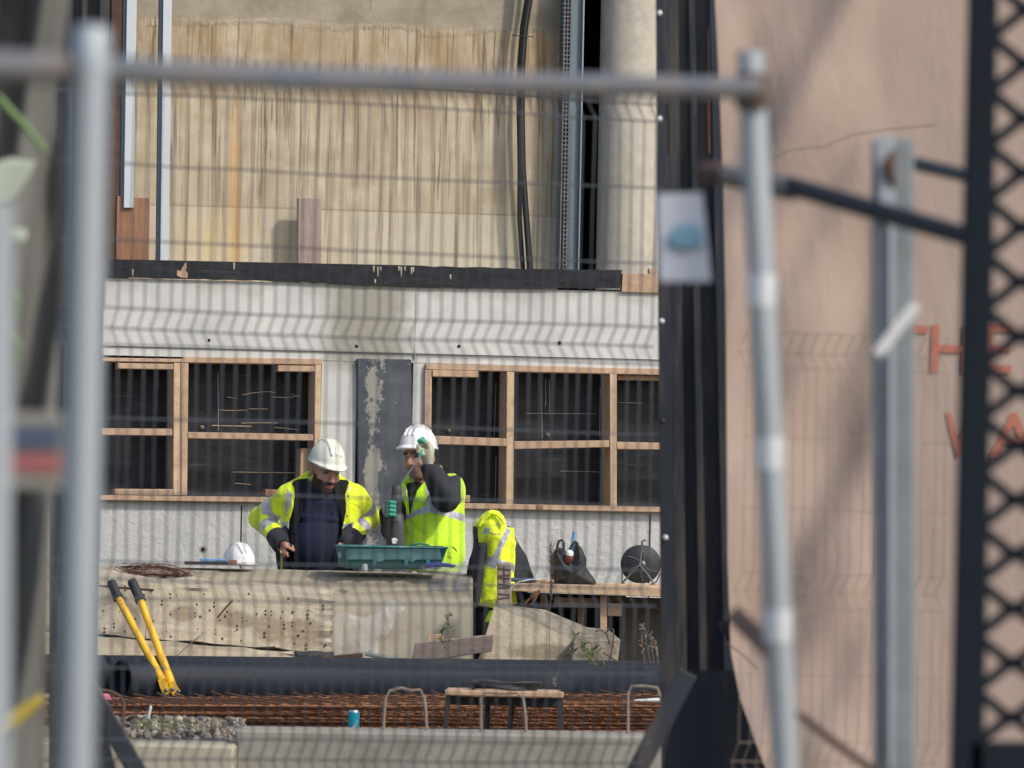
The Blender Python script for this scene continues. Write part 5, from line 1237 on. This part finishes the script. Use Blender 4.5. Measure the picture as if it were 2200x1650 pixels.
# ======== man raising the drill bit ========
D2 = 39.45
j2 = lambda x, y, dy=0.0: J(x, y, D2, dy)
j = j2
f1 = np.array([*j(895, 1600, .02)[:2], 0.0]); f2 = np.array([*j(965, 1600, .05)[:2], 0.0])
PB = thing('person', np.array([*j(930, 1600)[:2], 0.0]), 'man in yellow jacket with dark sleeves, raising a drill bit to his face', 'person')
HC2 = j(900, 984, -.03); HR2 = rotm(math.radians(-30), math.radians(6), math.radians(-6))
def torsoB(v, g):
    v.ell(j(930, 1105, .03), (.150+g, .105+g, .19+g), None, .05)
    v.ell(j(929, 1175, .01), (.135+g, .120+g, .16+g), None, .06)
    v.ell(j(930, 1255, .03), (.140+g, .110+g, .14+g), None, .05)
    v.cap(j(888, 1062, .0), .05+g, j(968, 1056, .06), .055+g, .05)
bL = [j(880, 1066, .02), j(842, 1140, .02), j(833, 1104, -.22)]
bR = [j(970, 1047, .04), j(958, 1070, -.22), j(920, 1002, -.22)]
lo = np.array([j(800, 1200)[0], D2-.46, -.01]); hi = np.array([j(1010, 1200)[0], D2+.30, j(900, 905)[2]])
v = Vol(lo, hi, .0058)
torsoB(v, -.028); head(v, HC2, HR2); v.cap(j(905, 1012, .02), .052, j(912, 1062, .04), .060, .02)
for A in (bL, bR): v.cap(A[0], .048, A[1], .038, .02); v.cap(A[1], .038, A[2], .027, .015)
gR = lambda x, y, dy: j(x, y, dy)
hR_p = j(915, 968, -.25)
hR_f = [[j(913, 950, -.27), j(908, 942, -.30), j(900, 947, -.315)], [j(910, 957, -.275), j(903, 953, -.31), j(898, 959, -.315)], [j(908, 966, -.275), j(901, 964, -.31), j(898, 970, -.31)], [j(910, 975, -.27), j(903, 975, -.30), j(901, 980, -.30)]]
hR_t = [j(920, 962, -.27), j(914, 950, -.30), j(908, 948, -.325)]
hL_p = j(833, 1092, -.27)
DX = 849; DDY = -.33
hL_f = [[j(831, 1079+q*9, -.285), j(831, 1079+q*9, -.345), j(839, 1079+q*9, -.385), j(848, 1080+q*9, -.385)] for q in range(4)]
hL_t = [j(838, 1082, -.27), j(848, 1077, -.285), j(859, 1078, -.29)]
def handsB(v, g, which):
    for W, p, f, t in which:
        v.cap(W, .026+g, p, .030+g, .02)
        if p is hR_p: v.ell(p+np.array([.004, .01, .0]), (.040+g, .026+g, .050+g), None, .02)
        for ff in f:
            for a, b in zip(ff[:-1], ff[1:]): v.cap(a, .0088+g, b, .0084+g, .003)
        for a, b in zip(t[:-1], t[1:]): v.cap(a, .011+g, b, .010+g, .006)
HB = [(bL[2], hL_p, hL_f, hL_t), (bR[2], hR_p, hR_f, hR_t)]
handsB(v, -.002, HB)
legs(v, j(905, 1270, .03), j(955, 1270, .03), f1, f2)
fm2 = head_mat(HC2, HR2, False)
def bm2(P, N, u, vv):
    m = np.zeros(len(P), int); k = (P[:, 2] > HC2[2]-.15) & (P[:, 1] > D2-.19); m[k] = fm2(P[k]); return m
sobj('body', v.mesh(), ['skin', 'beard', 'lip', 'eye', 'stubble'], PB, bm2)
trousers(PB, j(905, 1273, .03), j(955, 1273, .03), f1, f2, j(930, 1268, .03), .95)
for (W, p, f, t), sd in zip(HB, (1, 2)):
    c = (np.array(W)+p)/2; v = Vol(c-[.11, .16, .12], c+[.12, .12, .14], .0042); handsB(v, .0028, [(W, p, f, t)])
    tips = np.array([q for ff in f for q in ff[1:]]+list(t[1:])) if sd == 1 else np.array(f[0][1:]+f[3][1:]+t[2:])
    def gm(P, N, u, vv, tips=tips, sd_=sd):
        d = np.min(np.linalg.norm(P[:, None]-tips[None], axis=2), axis=1); return (d < (.0185 if sd_ == 1 else .0160)).astype(int)
    sobj('glove', v.mesh(), ['glove', 'teal'], PB, gm)
lo = np.array([j(800, 1200)[0], D2-.36, j(930, 1228)[2]]); hi = np.array([j(1012, 1200)[0], D2+.32, j(930, 1000)[2]])
v = Vol(lo, hi, .0055); torsoB(v, .024)
v.cap(j(872, 1048, .0), .026, j(884, 1030, .07), .026, .02); v.cap(j(930, 1032, -.01), .03, j(940, 1026, .08), .03, .02); v.cap(j(880, 1036, .09), .035, j(940, 1030, .09), .035, .02)
v.ell(j(950, 1190, .03), (.115, .12, .13), None, .04); v.cap(j(968, 1090, .04), .06, j(970, 1190, .04), .06, .04)
v.wrinkle(.010, 24, 15)
OB = [(866, 1000), (864, 1028), (872, 1040), (876, 1065), (879, 1095), (881, 1112), (884, 1095), (888, 1078), (895, 1055), (918, 1025), (926, 1000)]
cutfront(v, OB, D2+.0)
inner = Vol(lo, hi, .0055); torsoB(inner, -.004); v.v = np.maximum(v.v, -inner.v)
arms = Vol(lo, hi, .0055)
for A in (bL, bR):
    ra, rb = ((.056, .058) if A is bL else (.078, .076)); arms.cap(A[0], ra, A[1], rb, .03); arms.cap(A[1], rb, A[2], .052, .02)
    d = (A[2]-A[1])/np.linalg.norm(A[2]-A[1]); arms.cap(A[2]+d*.03, .033, A[2]+d*.13, .042, 0, sub=True)
arms.wrinkle(.014, 28, 12)
armv = arms.v.copy(); a, d = v.v, arms.v; kk = .01; hh = np.clip(.5+.5*(a-d)/kk, 0, 1); v.v = (a*(1-hh)+d*hh-kk*hh*(1-hh)).astype(np.float32)
HBND = [(860, 1107), (882, 1103), (905, 1090), (930, 1083), (955, 1090), (1000, 1107), (1000, 1122), (950, 1107), (925, 1101), (900, 1105), (884, 1113), (860, 1119)]
VB = [(915, 1040), (927, 1042), (938, 1090), (918, 1092)]
VL = [(866, 1050), (873, 1048), (871, 1074), (863, 1080)]
YEL_SH = [(948, 1010), (965, 1010), (976, 1022), (962, 1020)]
def jm2(P, N, u, vv):
    m = np.zeros(len(P), int); dmin = np.full(len(P), 9.)
    for A in (bL, bR):
        for a, b, r in ((A[0], A[1], .054 if A is bL else .074), (A[1], A[2], .054 if A is bL else .064)): t_, d_ = seg_t(P, a, b); dmin = np.minimum(dmin, d_-r)
    arm = dmin < .016
    f_ = N[:, 1] < .35
    m[inside(u, vv, HBND) & f_] = 1; m[inside(u, vv, VB) & f_] = 1; m[inside(u, vv, VL) & f_] = 1
    zb = (P[:, 1] > D2+.06) & (P[:, 2] < j(930, 1092)[2]) & (P[:, 2] > j(930, 1108)[2]); m[zb] = 1
    m[arm] = 2; m[(m == 2) & (u > 990)] = 0; m[inside(u, vv, [(946, 1000), (960, 1002), (982, 1019), (966, 1024)])] = 0
    return m
sobj('jacket', v.mesh(), ['hivis2', 'silver', 'greyfab'], PB, jm2)
v = Vol(lo, hi, .006); torsoB(v, .012); v.cap(j(876, 1046, .02), .022, j(888, 1032, .07), .026, .02); v.cap(j(925, 1036, .0), .024, j(936, 1028, .08), .026, .02); v.wrinkle(.004, 26, 9)
nk = v.poly([(900, 1000), (897, 1022), (906, 1040), (915, 1040), (925, 1000)], D2); v.v = np.maximum(v.v, -np.maximum(nk, v.ax[1][None, :, None]-D2-.06)).astype(np.float32)
sobj('inner_fleece', v.mesh(), ['blackfab'], PB)
helmet(PB, HC2+HR2@np.array([0, .008, .052]), HR2@rotm(0, math.radians(-8), math.radians(4)), 'helmet')
for x, y in ((975, 1178),): obj('zip_pull', MB().tube([j(x-3, y-3, -.12), j(x+2, y+1, -.13), j(x+6, y+6, -.12)], .004, n=6), 'rubber', PB)
# drill and bit
T = thing('hammer_drill', j(849, 1218, DDY), 'grey power drill held upright in a green gloved hand above the block', 'drill')
c = j(849, 1212, DDY); k = 1/391.
def pr(L): return [(r*k, (1212-y)*k) for r, y in L]
obj('motor_housing', MB().lathe(pr([(.1, 1212), (17, 1212), (19, 1198), (20, 1165), (19, 1130), (16, 1108), (11, 1102), (.1, 1102)]), c, (0, 0, 1), None, 20), 'drill', T)
obj('gear_case', MB().lathe(pr([(11, 1104), (11.5, 1080), (12.5, 1074), (.1, 1074)]), c, (0, 0, 1), None, 20), 'drill2', T)
obj('chuck', MB().lathe(pr([(12.3, 1075), (12.3, 1066), (11.3, 1065), (12, 1063), (10.5, 1046), (9, 1044), (.1, 1044)]), c, (0, 0, 1), None, 20), 'drill', T)
mb = MB()
for q in range(9):
    for s_ in (-5, 4): mb.hexa([tuple(j(x, y, dd)) for x, y, dd in ((DX+s_-4, 1121+q*3.4, DDY-.047), (DX+s_+3, 1121+q*3.4, DDY-.047), (DX+s_+3, 1119.6+q*3.4, DDY-.047), (DX+s_-4, 1119.6+q*3.4, DDY-.047), (DX+s_-4, 1121+q*3.4, DDY-.03), (DX+s_+3, 1121+q*3.4, DDY-.03), (DX+s_+3, 1119.6+q*3.4, DDY-.03), (DX+s_-4, 1119.6+q*3.4, DDY-.03))])
obj('vent', mb, 'dark', T)
pillow('emblem', [(842, 1168), (841, 1158), (846, 1155), (853, 1157), (856, 1163), (851, 1163), (853, 1168), (846, 1169)], D2+DDY-.052, .001, ['white'], T, None, .003, .01, 0, 30, 0, .003)
mb = MB().tube([j(903, 978, -.335), j(900, 986, -.335), j(878, 1016, -.335), j(861, 1040, -.335)], [.0045, .0055, .0045, .003], 'chrome', 8)
tagit(obj('drill_bit', mb), 'long shiny drill bit pinched in the raised gloved hand', 'drill bit')
# ---------------- fences, columns and banners in the foreground ----------------
OBL = math.radians(28)
def fence(name, label, pxa, pxb, da, zs_extra, zmin_py=None, group='wire mesh fence panels', seed=0, rw=.0024, ytop=0, m='meshwire'):
    P0 = at(pxa, 900, da); fu = np.array([math.cos(OBL), math.sin(OBL), 0]); fn = np.array([-math.sin(OBL), math.cos(OBL), 0])
    r = fw+RT*(pxb-1100)/FPX+UP*(825-900)/FPX; t = ((P0-CAM)@fn)/(r@fn); L = (CAM+r*t-P0)@fu
    dm = 21.8
    zz = lambda py: at(800, py, dm)[2]
    T = thing(name, (P0[0], P0[1], 0), label, 'fence', group)
    prof_ = [(152, 0), (166, 0), (200, 1), (238, 0), (688, 0), (729, 1), (765, 0), (1215, 0), (1254, 1), (1294, 0), (1588, 0), (1631, 1), (1672, 0), (2250, 0)]
    prof_ = [q for q in prof_ if q[0] > ytop]; n = int(L/.0430)+1; rs = np.random.RandomState(seed)
    def pt(u, z, f): return P0*np.array([1, 1, 0])+fu*u-fn*(-f)*.047+np.array([0, 0, z])
    mb = MB()
    for i in range(n):
        u = i*.0430+rs.randn()*.0012; pts = []; b = rs.randn()*.003
        for q, (py, f) in enumerate(prof_):
            pts.append(pt(u+rs.randn()*.0011, zz(py), f)); 
            if q+1 < len(prof_) and prof_[q+1][0]-py > 200:
                mid = (py+prof_[q+1][0])/2; pts.append(pt(u+rs.randn()*.0014+b, zz(mid), 0))
        mb.tube(pts, rw, n=5, caps=False)
    obj('mesh_wires', mb, m, T)
    mb = MB()
    for py, f in ((200, 1), (238, 0), (387, 0), (547, 0), (688, 0), (729, 1), (765, 0), (917, 0), (1072, 0), (1215, 0), (1254, 1), (1294, 0), (1440, 0), (1588, 0), (1631, 1)):
        if py < ytop: continue
        pts = []; a0 = rs.rand()*6
        for i in range(13):
            u = L*i/12; pts.append(pt(u, zz(py)+.003*math.sin(u*3+a0)+.001*rs.randn(), f))
        mb.tube(pts, rw*1.15, n=5)
    obj('cross_wires', mb, m, T)
    return T
fence('wire_fence', 'bent wire mesh fence panel crossing in front of the workers', 20, 1416, 21.0, None)
fence('wire_fence', 'faint wire mesh fence panel in front of the beige banner', 1600, 2040, 22.2, None, seed=3, rw=.0013, ytop=600, m='palebar')
def tpost(name, label, a, b, r, m, cat='fence post', n=16, group=None):
    o = obj(name, MB().tube([a, b], r, n=n), m); tagit(o, label, cat, group); return o
# near frame: left post, rails, right post
T = thing('tube_fence', np.array([*at(180, 900, 9.0)[:2], 0]), 'grey steel tube fence frame with rounded posts, nearest on the left side', 'fence')
def lowpt(p, q, z=0.0): p = np.array(p); q = np.array(q); t = (z-p[2])/(q[2]-p[2]); return p+(q-p)*t
def tall(xt, yt, xb, yb, d, z=0.0):
    a = at(xt, yt, d); b = lowpt(a, at(xb, yb, d), z); return a, b
a, b = tall(196, 70, 163, 1650, 9.0)
obj('post', MB().tube([a, b], .0225, n=20), 'galv', T)
obj('post_cap', MB().lathe([(.0235, -.05), (.0235, .0), (.018, .008), (.0001, .011)], a, (0, 0, 1), None, 18), 'galv', T)
obj('top_rail', MB().tube([at(190, 150, 9.03), at(700, 172, 10.3), at(1620, 190, 12.3)], .0185, n=16), 'rail', T)
a, b = tall(1612, 110, 1688, 1650, 12.35)
obj('post', MB().tube([a, b], .0235, n=20), 'galv', T)
obj('clamp', MB().lathe([(.025, -.03), (.029, -.02), (.029, .02), (.025, .03)], at(1614, 195, 12.33), (0, 0, 1), None, 14), 'rustd', T)
for y in (625, 975, 1345): obj('pale_ring', MB().lathe([(.0255, -.028), (.026, 0), (.0255, .028)], at(1612+(y-110)*76/1540, y, 12.35), (0, 0, 1), None, 14), 'zinc', T)  # pale rings around the right post
T2 = thing('tube_barrier', np.array([*at(60, 140, 8.9)[:2], 0]), 'grey tube rail running out of the photo at top left', 'fence')
obj('rail_tube', MB().tube([at(-900, 120, 8.2), at(186, 146, 9.05)], .0195, n=16), 'rail', T2)
a, b = tall(-6, 430, -14, 1650, 8.6); obj('rail_post', MB().tube([a, b], .019, n=16), 'galv', T2)
a2 = at(-900, 120, 8.2); obj('end_post', MB().tube([a2, a2*np.array([1, 1, 0])], .02, n=12), 'galv', T2)
# dark gate columns with splayed feet
def gcol(label, xl, xr, xlb, xrb, d, plugs):
    T = thing('gate_column', np.array([*at((xl+xr)/2, 900, d)[:2], 0]), label, 'column', 'dark steel gate columns')
    ws = [(0, .18, 0), (.18, .34, .02), (.34, .50, .05), (.50, .60, .015), (.60, .82, .045), (.82, 1.0, .0)]
    mb = MB()
    for a_, b_, off in ws:
        P = []
        for dd in (d+off, d+.16):
            zt = at(0, -400, d)[2]
            for (f, z) in ((a_, 0), (b_, 0), (b_, zt), (a_, zt)):
                yy = 1650 if z == 0 else -400
                x = (xl+(xr-xl)*f) if z else (xlb+(xrb-xlb)*f)
                q = at(x, yy, dd); P.append((q[0]+0, dd, q[2] if z else q[2]))
        for i_ in (0, 1, 4, 5):
            t0 = np.array(P[i_]); t1 = np.array(P[3 if i_ == 0 else 2 if i_ == 1 else 7 if i_ == 4 else 6]); P[i_] = tuple(lowpt(t1, t0, 0.0))
        mb.hexa(P, 'navy', .002)
    obj('column_profile', mb, None, T)
    return T
TC = gcol('dark navy steel column with pale plugs beside the workers', 1406, 1540, 1421, 1590, 26.0, None)
for x, y in ((1415, 28), (1415, 255), (1420, 690), (1421, 905), (1428, 1155)):
    obj('plug', MB().lathe([(.010, 0), (.009, .006), (.0001, .008)], at(x+2, y, 25.99), (-.2, -1, 0), None, 12), 'white' if y != 905 else 'rubber', TC)
mb = MB()
for x, y0, y1 in ((1435, 220, 245), (1440, 245, 330), (1522, 60, 180)): mb.tube([at(x, y0, 25.995), at(x+1, y1, 25.995)], .0022, n=5)
obj('rust_streak', mb, 'rustd', TC)
mb = MB(); mb.tube([at(1522, 215, 25.98), at(1524, 330, 25.98)], .003, n=5); obj('rust_streak', mb, 'rust', TC)
def foot(label, cx, yt, xl, xr, d, T):
    for s_, xb in ((-1, xl), (1, xr)):
        if xb is None: continue
        a_ = at(cx, yt, d); b_ = at(xb, 1650, d); b_ = lowpt(a_, b_, 0.0)
        obj('brace', MB().bar(a_, b_, .065, .05, None, .003), 'navy', T)
foot('', 1478, 1445, 1372, None, 23.5, TC); foot('', 1562, 1330, None, 1712, 24.5, TC)
obj('gusset', MB().hexa([tuple(at(x, y, d)) for x, y, d in ((1400, 1760, 25), (1690, 1760, 25), (1575, 1440, 25), (1470, 1440, 25), (1400, 1760, 25.1), (1690, 1760, 25.1), (1575, 1440, 25.1), (1470, 1440, 25.1))]), 'navy', TC)
TL = gcol('dark steel column partly hidden behind the near grey post on the left', 118, 243, 105, 206, 26.2, None)
foot('', 168, 1440, None, 290, 25.0, TL)
obj('gusset', MB().hexa([tuple(at(x, y, d)) for x, y, d in ((100, 1760, 25.6), (275, 1760, 25.6), (205, 1470, 25.6), (150, 1470, 25.6), (100, 1760, 25.7), (275, 1760, 25.7), (205, 1470, 25.7), (150, 1470, 25.7))]), 'navy', TL)
# beige banner on the right
def zclamp(p): return (p[0], p[1], max(p[2], .02))
def bedge(y):   # left edge of the banner in px
    return np.interp(y, [-200, 0, 200, 400, 700, 1200, 1400, 1500, 1600, 1700, 1800], [1530, 1536, 1546, 1554, 1560, 1563, 1570, 1590, 1625, 1665, 1700])
def folds(px, py):
    f = .036*math.sin((px*.9+py*.36)*.0135+.8)+.016*math.sin((px+py*.40)*.029+2+.6*math.sin(py*.004))+.005*math.sin((px*.9+py*.5)*.06)
    f += .012*math.sin(px*.008-py*.013)+.02*math.exp(-((px-bedge(py)-60)/50)**2)
    w = 1/(1+math.exp(min((px-1880)/18, 50))); return f*w
def bp(u, v):
    py = -150+1950*v; px = bedge(py)+(2900-bedge(py))*u**1.25; return zclamp(at(px, py, 24.0+folds(px, py)))
T = thing('banner', np.array([*at(2100, 900, 24.0)[:2], 0]), 'large beige fabric banner with red lettering hanging behind the right hand posts', 'banner')
obj('banner_sheet', MB().grid(bp, 150, 110, None, .012), 'tarp', T)
for ch, x, y, hp, sx in (('T', 1908, 797, 104, .95), ('H', 1990, 797, 104, .92), ('E', 2104, 797, 104, .98), ('W', 2030, 980, 98, .66), ('A', 2128, 980, 98, 1.05)):
    o = text(ch, 'letter', T, (x, y), 23.995, hp, 'redtxt', math.radians(1.1), .0006, 0, .012); o.scale = (sx, 1, 1)
for lab, pts, r_ in (('thin sagging wire rising to the right above the square post', [(1640, 350), (1700, 322), (1770, 315), (1830, 290), (1910, 278), (2010, 268)], .0020), ('thin wire hanging by the lower edge of the beige banner', [(1560, 1380), (1600, 1410), (1630, 1440)], .003)):
    tagit(obj('loose_wire', MB().tube([at(x, y, 23.6) for x, y in pts], r_*.7, n=5), 'rustd'), lab, 'wire', 'thin wires crossing the beige banner')
# galvanised gate post, pipes, strap
T = thing('gate_post', np.array([*at(1920, 900, 14.2)[:2], 0]), 'galvanised square post with an open rusty end in front of the beige banner', 'fence post')
a, b = tall(1917, 300, 1922, 1650, 14.2)
w2 = .040
def sq(p, wd): return [(p[0]-wd, p[1]-wd, p[2]), (p[0]+wd, p[1]-wd, p[2]), (p[0]+wd, p[1]+wd, p[2]), (p[0]-wd, p[1]+wd, p[2])]
A4, B4 = sq(a, w2), sq(b, w2); 
obj('post_tube', MB().hexa([B4[0], B4[1], A4[1], A4[0], B4[3], B4[2], A4[2], A4[3]], None, .006), 'galv_m', T)
obj('post_plate', MB().hexa(px8([(1878, 292), (1915, 292), (1925, 470), (1892, 470)], (14.14, 14.14), [(1878, 292), (1915, 292), (1925, 470), (1892, 470)], (14.155, 14.155)), None, .002), 'galv', T)
obj('rust_hole', MB().tube([at(1922, 322, 14.14), at(1912, 345, 14.135), (at(1911, 375, 14.135)), at(1922, 400, 14.14)], [.004, .012, .011, .004], n=8), 'rustd', T)
obj('weld_seam', MB().tube([at(1913, 300, 14.15), at(1912, 1650, 14.15)], .006, n=8), 'galv', T)
tagit(obj('diagonal_pipe', MB().tube([at(1700, 400, 13.5), at(1880, 452, 13.2), at(2090, 512, 12.9)], .0185, n=14), 'rubber'), 'black tube sloping down from the silver post to the dark gate', 'tube')
T = tagit(obj('tube_coupling', MB().tube([at(1560, 378, 13.6), at(1640, 392, 13.55), at(1705, 406, 13.5)], [.021, .022, .023], n=14), 'rail'), 'grey coupling joining the black sloping tube to the silver post', 'coupling')
obj('rusty_clip', MB().tube([at(1508, 368, 13.7), at(1530, 372, 13.65), at(1562, 378, 13.6)], [.016, .022, .020], n=12), 'rustd', T)
tagit(obj('short_pipe', MB().tube([at(1965, 352, 15.2), at(2110, 385, 14.6)], .0145, n=12), 'rubber'), 'short thin black tube between square post and dark gate', 'tube')
tagit(obj('strap', MB().bar(at(1884, 762, 13.5), at(1968, 655, 13.5), .021, .006, None, .001), 'white'), 'pale metal strap tied diagonally across the square post', 'strap')
tagit(obj('brown_strut', MB().bar(at(1582, 1325, 13.9), at(1652, 1392, 13.5), .034, .03, None, .003), 'rustd'), 'short brown strut sloping behind the right silver post', 'strut')
tagit(obj('brown_rod', MB().tube([at(1690, 1515, 14), at(1800, 1600, 13.8), at(2000, 1745, 13.6)], .008, n=8), 'rustd'), 'brown rod sloping down to the right at the bottom', 'rod')
# sign on the dark column
T = thing('notice_sign', at(1470, 608, 13.2), 'blurred white notice with a blue mark hung in front of the dark column', 'sign')
S_ = [(1411, 418), (1508, 414), (1528, 606), (1416, 606)]
obj('sign_board', MB().hexa(px8(S_, (13.2, 13.2), S_, (13.21, 13.21)), None, .002), 'signface', T)
pillow('blue_mark', [(1438, 500), (1462, 478), (1497, 480), (1514, 500), (1514, 532), (1470, 540), (1436, 526)], 13.193, .001, ['blue'], T, None, .003, .01, 0, 30, 0, .002)
# navy mesh gate at the far right
T = thing('mesh_gate', np.array([*at(2180, 900, 12.8)[:2], 0]), 'navy steel gate with expanded metal mesh at the right edge', 'gate')
def gp(x, y, d=12.8): return at(x, y, d)
zt = gp(2100, -300)[2]
P = [gp(2044, 1650), gp(2114, 1650), gp(2150, -300), gp(2090, -300)]
P[0] = lowpt(P[3], P[0]); P[1] = lowpt(P[2], P[1])
obj('gate_post', MB().hexa([tuple(p) for p in P]+[(p[0], p[1]+.06, p[2]) for p in P], None, .003), 'navy2', T)
mb = MB(); pitch = 117; hw = 84; th_ = .0075
def xm(px, py): return px+(825-py)*.0235
for colm in range(-1, 5):
    for row in range(-4, 13):
        yc = 138+row*pitch+(pitch/2 if colm % 2 else 0); xc = 2190+colm*hw
        # node at (xc, yc); strands to neighbours half a pitch away
        n0 = (xc, yc)
        for dy in (-1, 1):
            x2, y2 = xc+hw, yc+dy*pitch/2
            if y2 > 1640 or yc > 1640 or y2 < -300: continue
            a_ = gp(xm(xc+12, yc), yc+dy*5, 12.83); b_ = gp(xm(x2-12, y2), y2-dy*5, 12.83)
            mb.bar(a_, b_, .0195, .008, None)
        if yc < 1640: mb.bar(gp(xm(xc-17, yc), yc-0, 12.83), gp(xm(xc+17, yc), yc, 12.83), .026, .008, None)
obj('expanded_mesh', mb, 'navy2', T)
K = [(2085, 1592), (2700, 1592), (2700, 1700), (2085, 1700)]
q = px8(K, (12.8, 12.8), K, (12.86, 12.86)); q = [(p[0], p[1], .05 if i in (0, 1, 4, 5) else p[2]) for i, p in enumerate(q)]
obj('kick_plate', MB().hexa(q, None, .003), 'navy2', T)
q = [gp(2560, 1650), gp(2620, 1650), gp(2660, -300), gp(2600, -300)]; q[0] = lowpt(q[3], q[0]); q[1] = lowpt(q[2], q[1])
obj('gate_stile', MB().hexa([tuple(p) for p in q]+[(p[0], p[1]+.06, p[2]) for p in q], None, .003), 'navy2', T)
# grey banner at far left with print
def gedge(y): return np.interp(y, [-200, 0, 200, 600, 900, 1200, 1700], [165, 150, 118, 128, 120, 108, 95])
def gb(u, v):
    py = -200+2000*v; px = gedge(py)-(gedge(py)+900)*(1-u)
    d = 15.0+.05*math.sin((px+py*.12)*.05)+.03*math.sin((px-py*.2)*.023+1)+.012*math.sin(px*.13+py*.02); return zclamp(at(px, py, d))
T = thing('grey_banner', np.array([*at(-100, 900, 15)[:2], 0]), 'creased grey banner with green and yellow print at the left edge', 'banner')
obj('banner_sheet', MB().grid(gb, 130, 60, None, .01), 'tarpg', T)
def pm(nm, pts, m): pillow(nm, pts, 14.88, .001, [m], T, None, .006, .01, 0, 30, 0, .004)
pm('printed_mark', [(-10, 195), (5, 206), (60, 266), (100, 314), (102, 336), (80, 318), (50, 278), (-10, 214)], 'green')
pm('printed_mark', [(-20, 352), (20, 338), (78, 346), (60, 385), (30, 430), (-20, 442)], 'palegreen')
pm('printed_mark', [(26, 622), (42, 628), (46, 655), (36, 690), (26, 690), (34, 655)], 'green')
pm('printed_mark', [(22, 706), (40, 720), (48, 750), (34, 790), (26, 785), (36, 750)], 'green')
pm('printed_mark', [(-30, 1590), (20, 1530), (90, 1485), (95, 1510), (40, 1560), (-30, 1615)], 'yprint')
pm('printed_mark', [(10, 490), (55, 490), (60, 505), (50, 525), (10, 515), (30, 508)], 'palegreen')
T = thing('warning_sign', at(70, 1052, 9.6), 'blurred white sign with dark blue and red bands at the left edge', 'sign')
S_ = [(2, 885), (135, 889), (134, 1052), (2, 1048)]
obj('sign_board', MB().hexa(px8(S_, (9.6, 9.6), S_, (9.61, 9.61)), None, .002), 'kerbc', T)
for nm, y0, y1, m in (('blue_band', 912, 965, 'navyprint'), ('red_band', 975, 1012, 'red')):
    S_ = [(14, y0), (130, y0), (130, y1), (14, y1)]; obj(nm, MB().hexa(px8(S_, (9.595, 9.595), S_, (9.599, 9.599))), m, T)
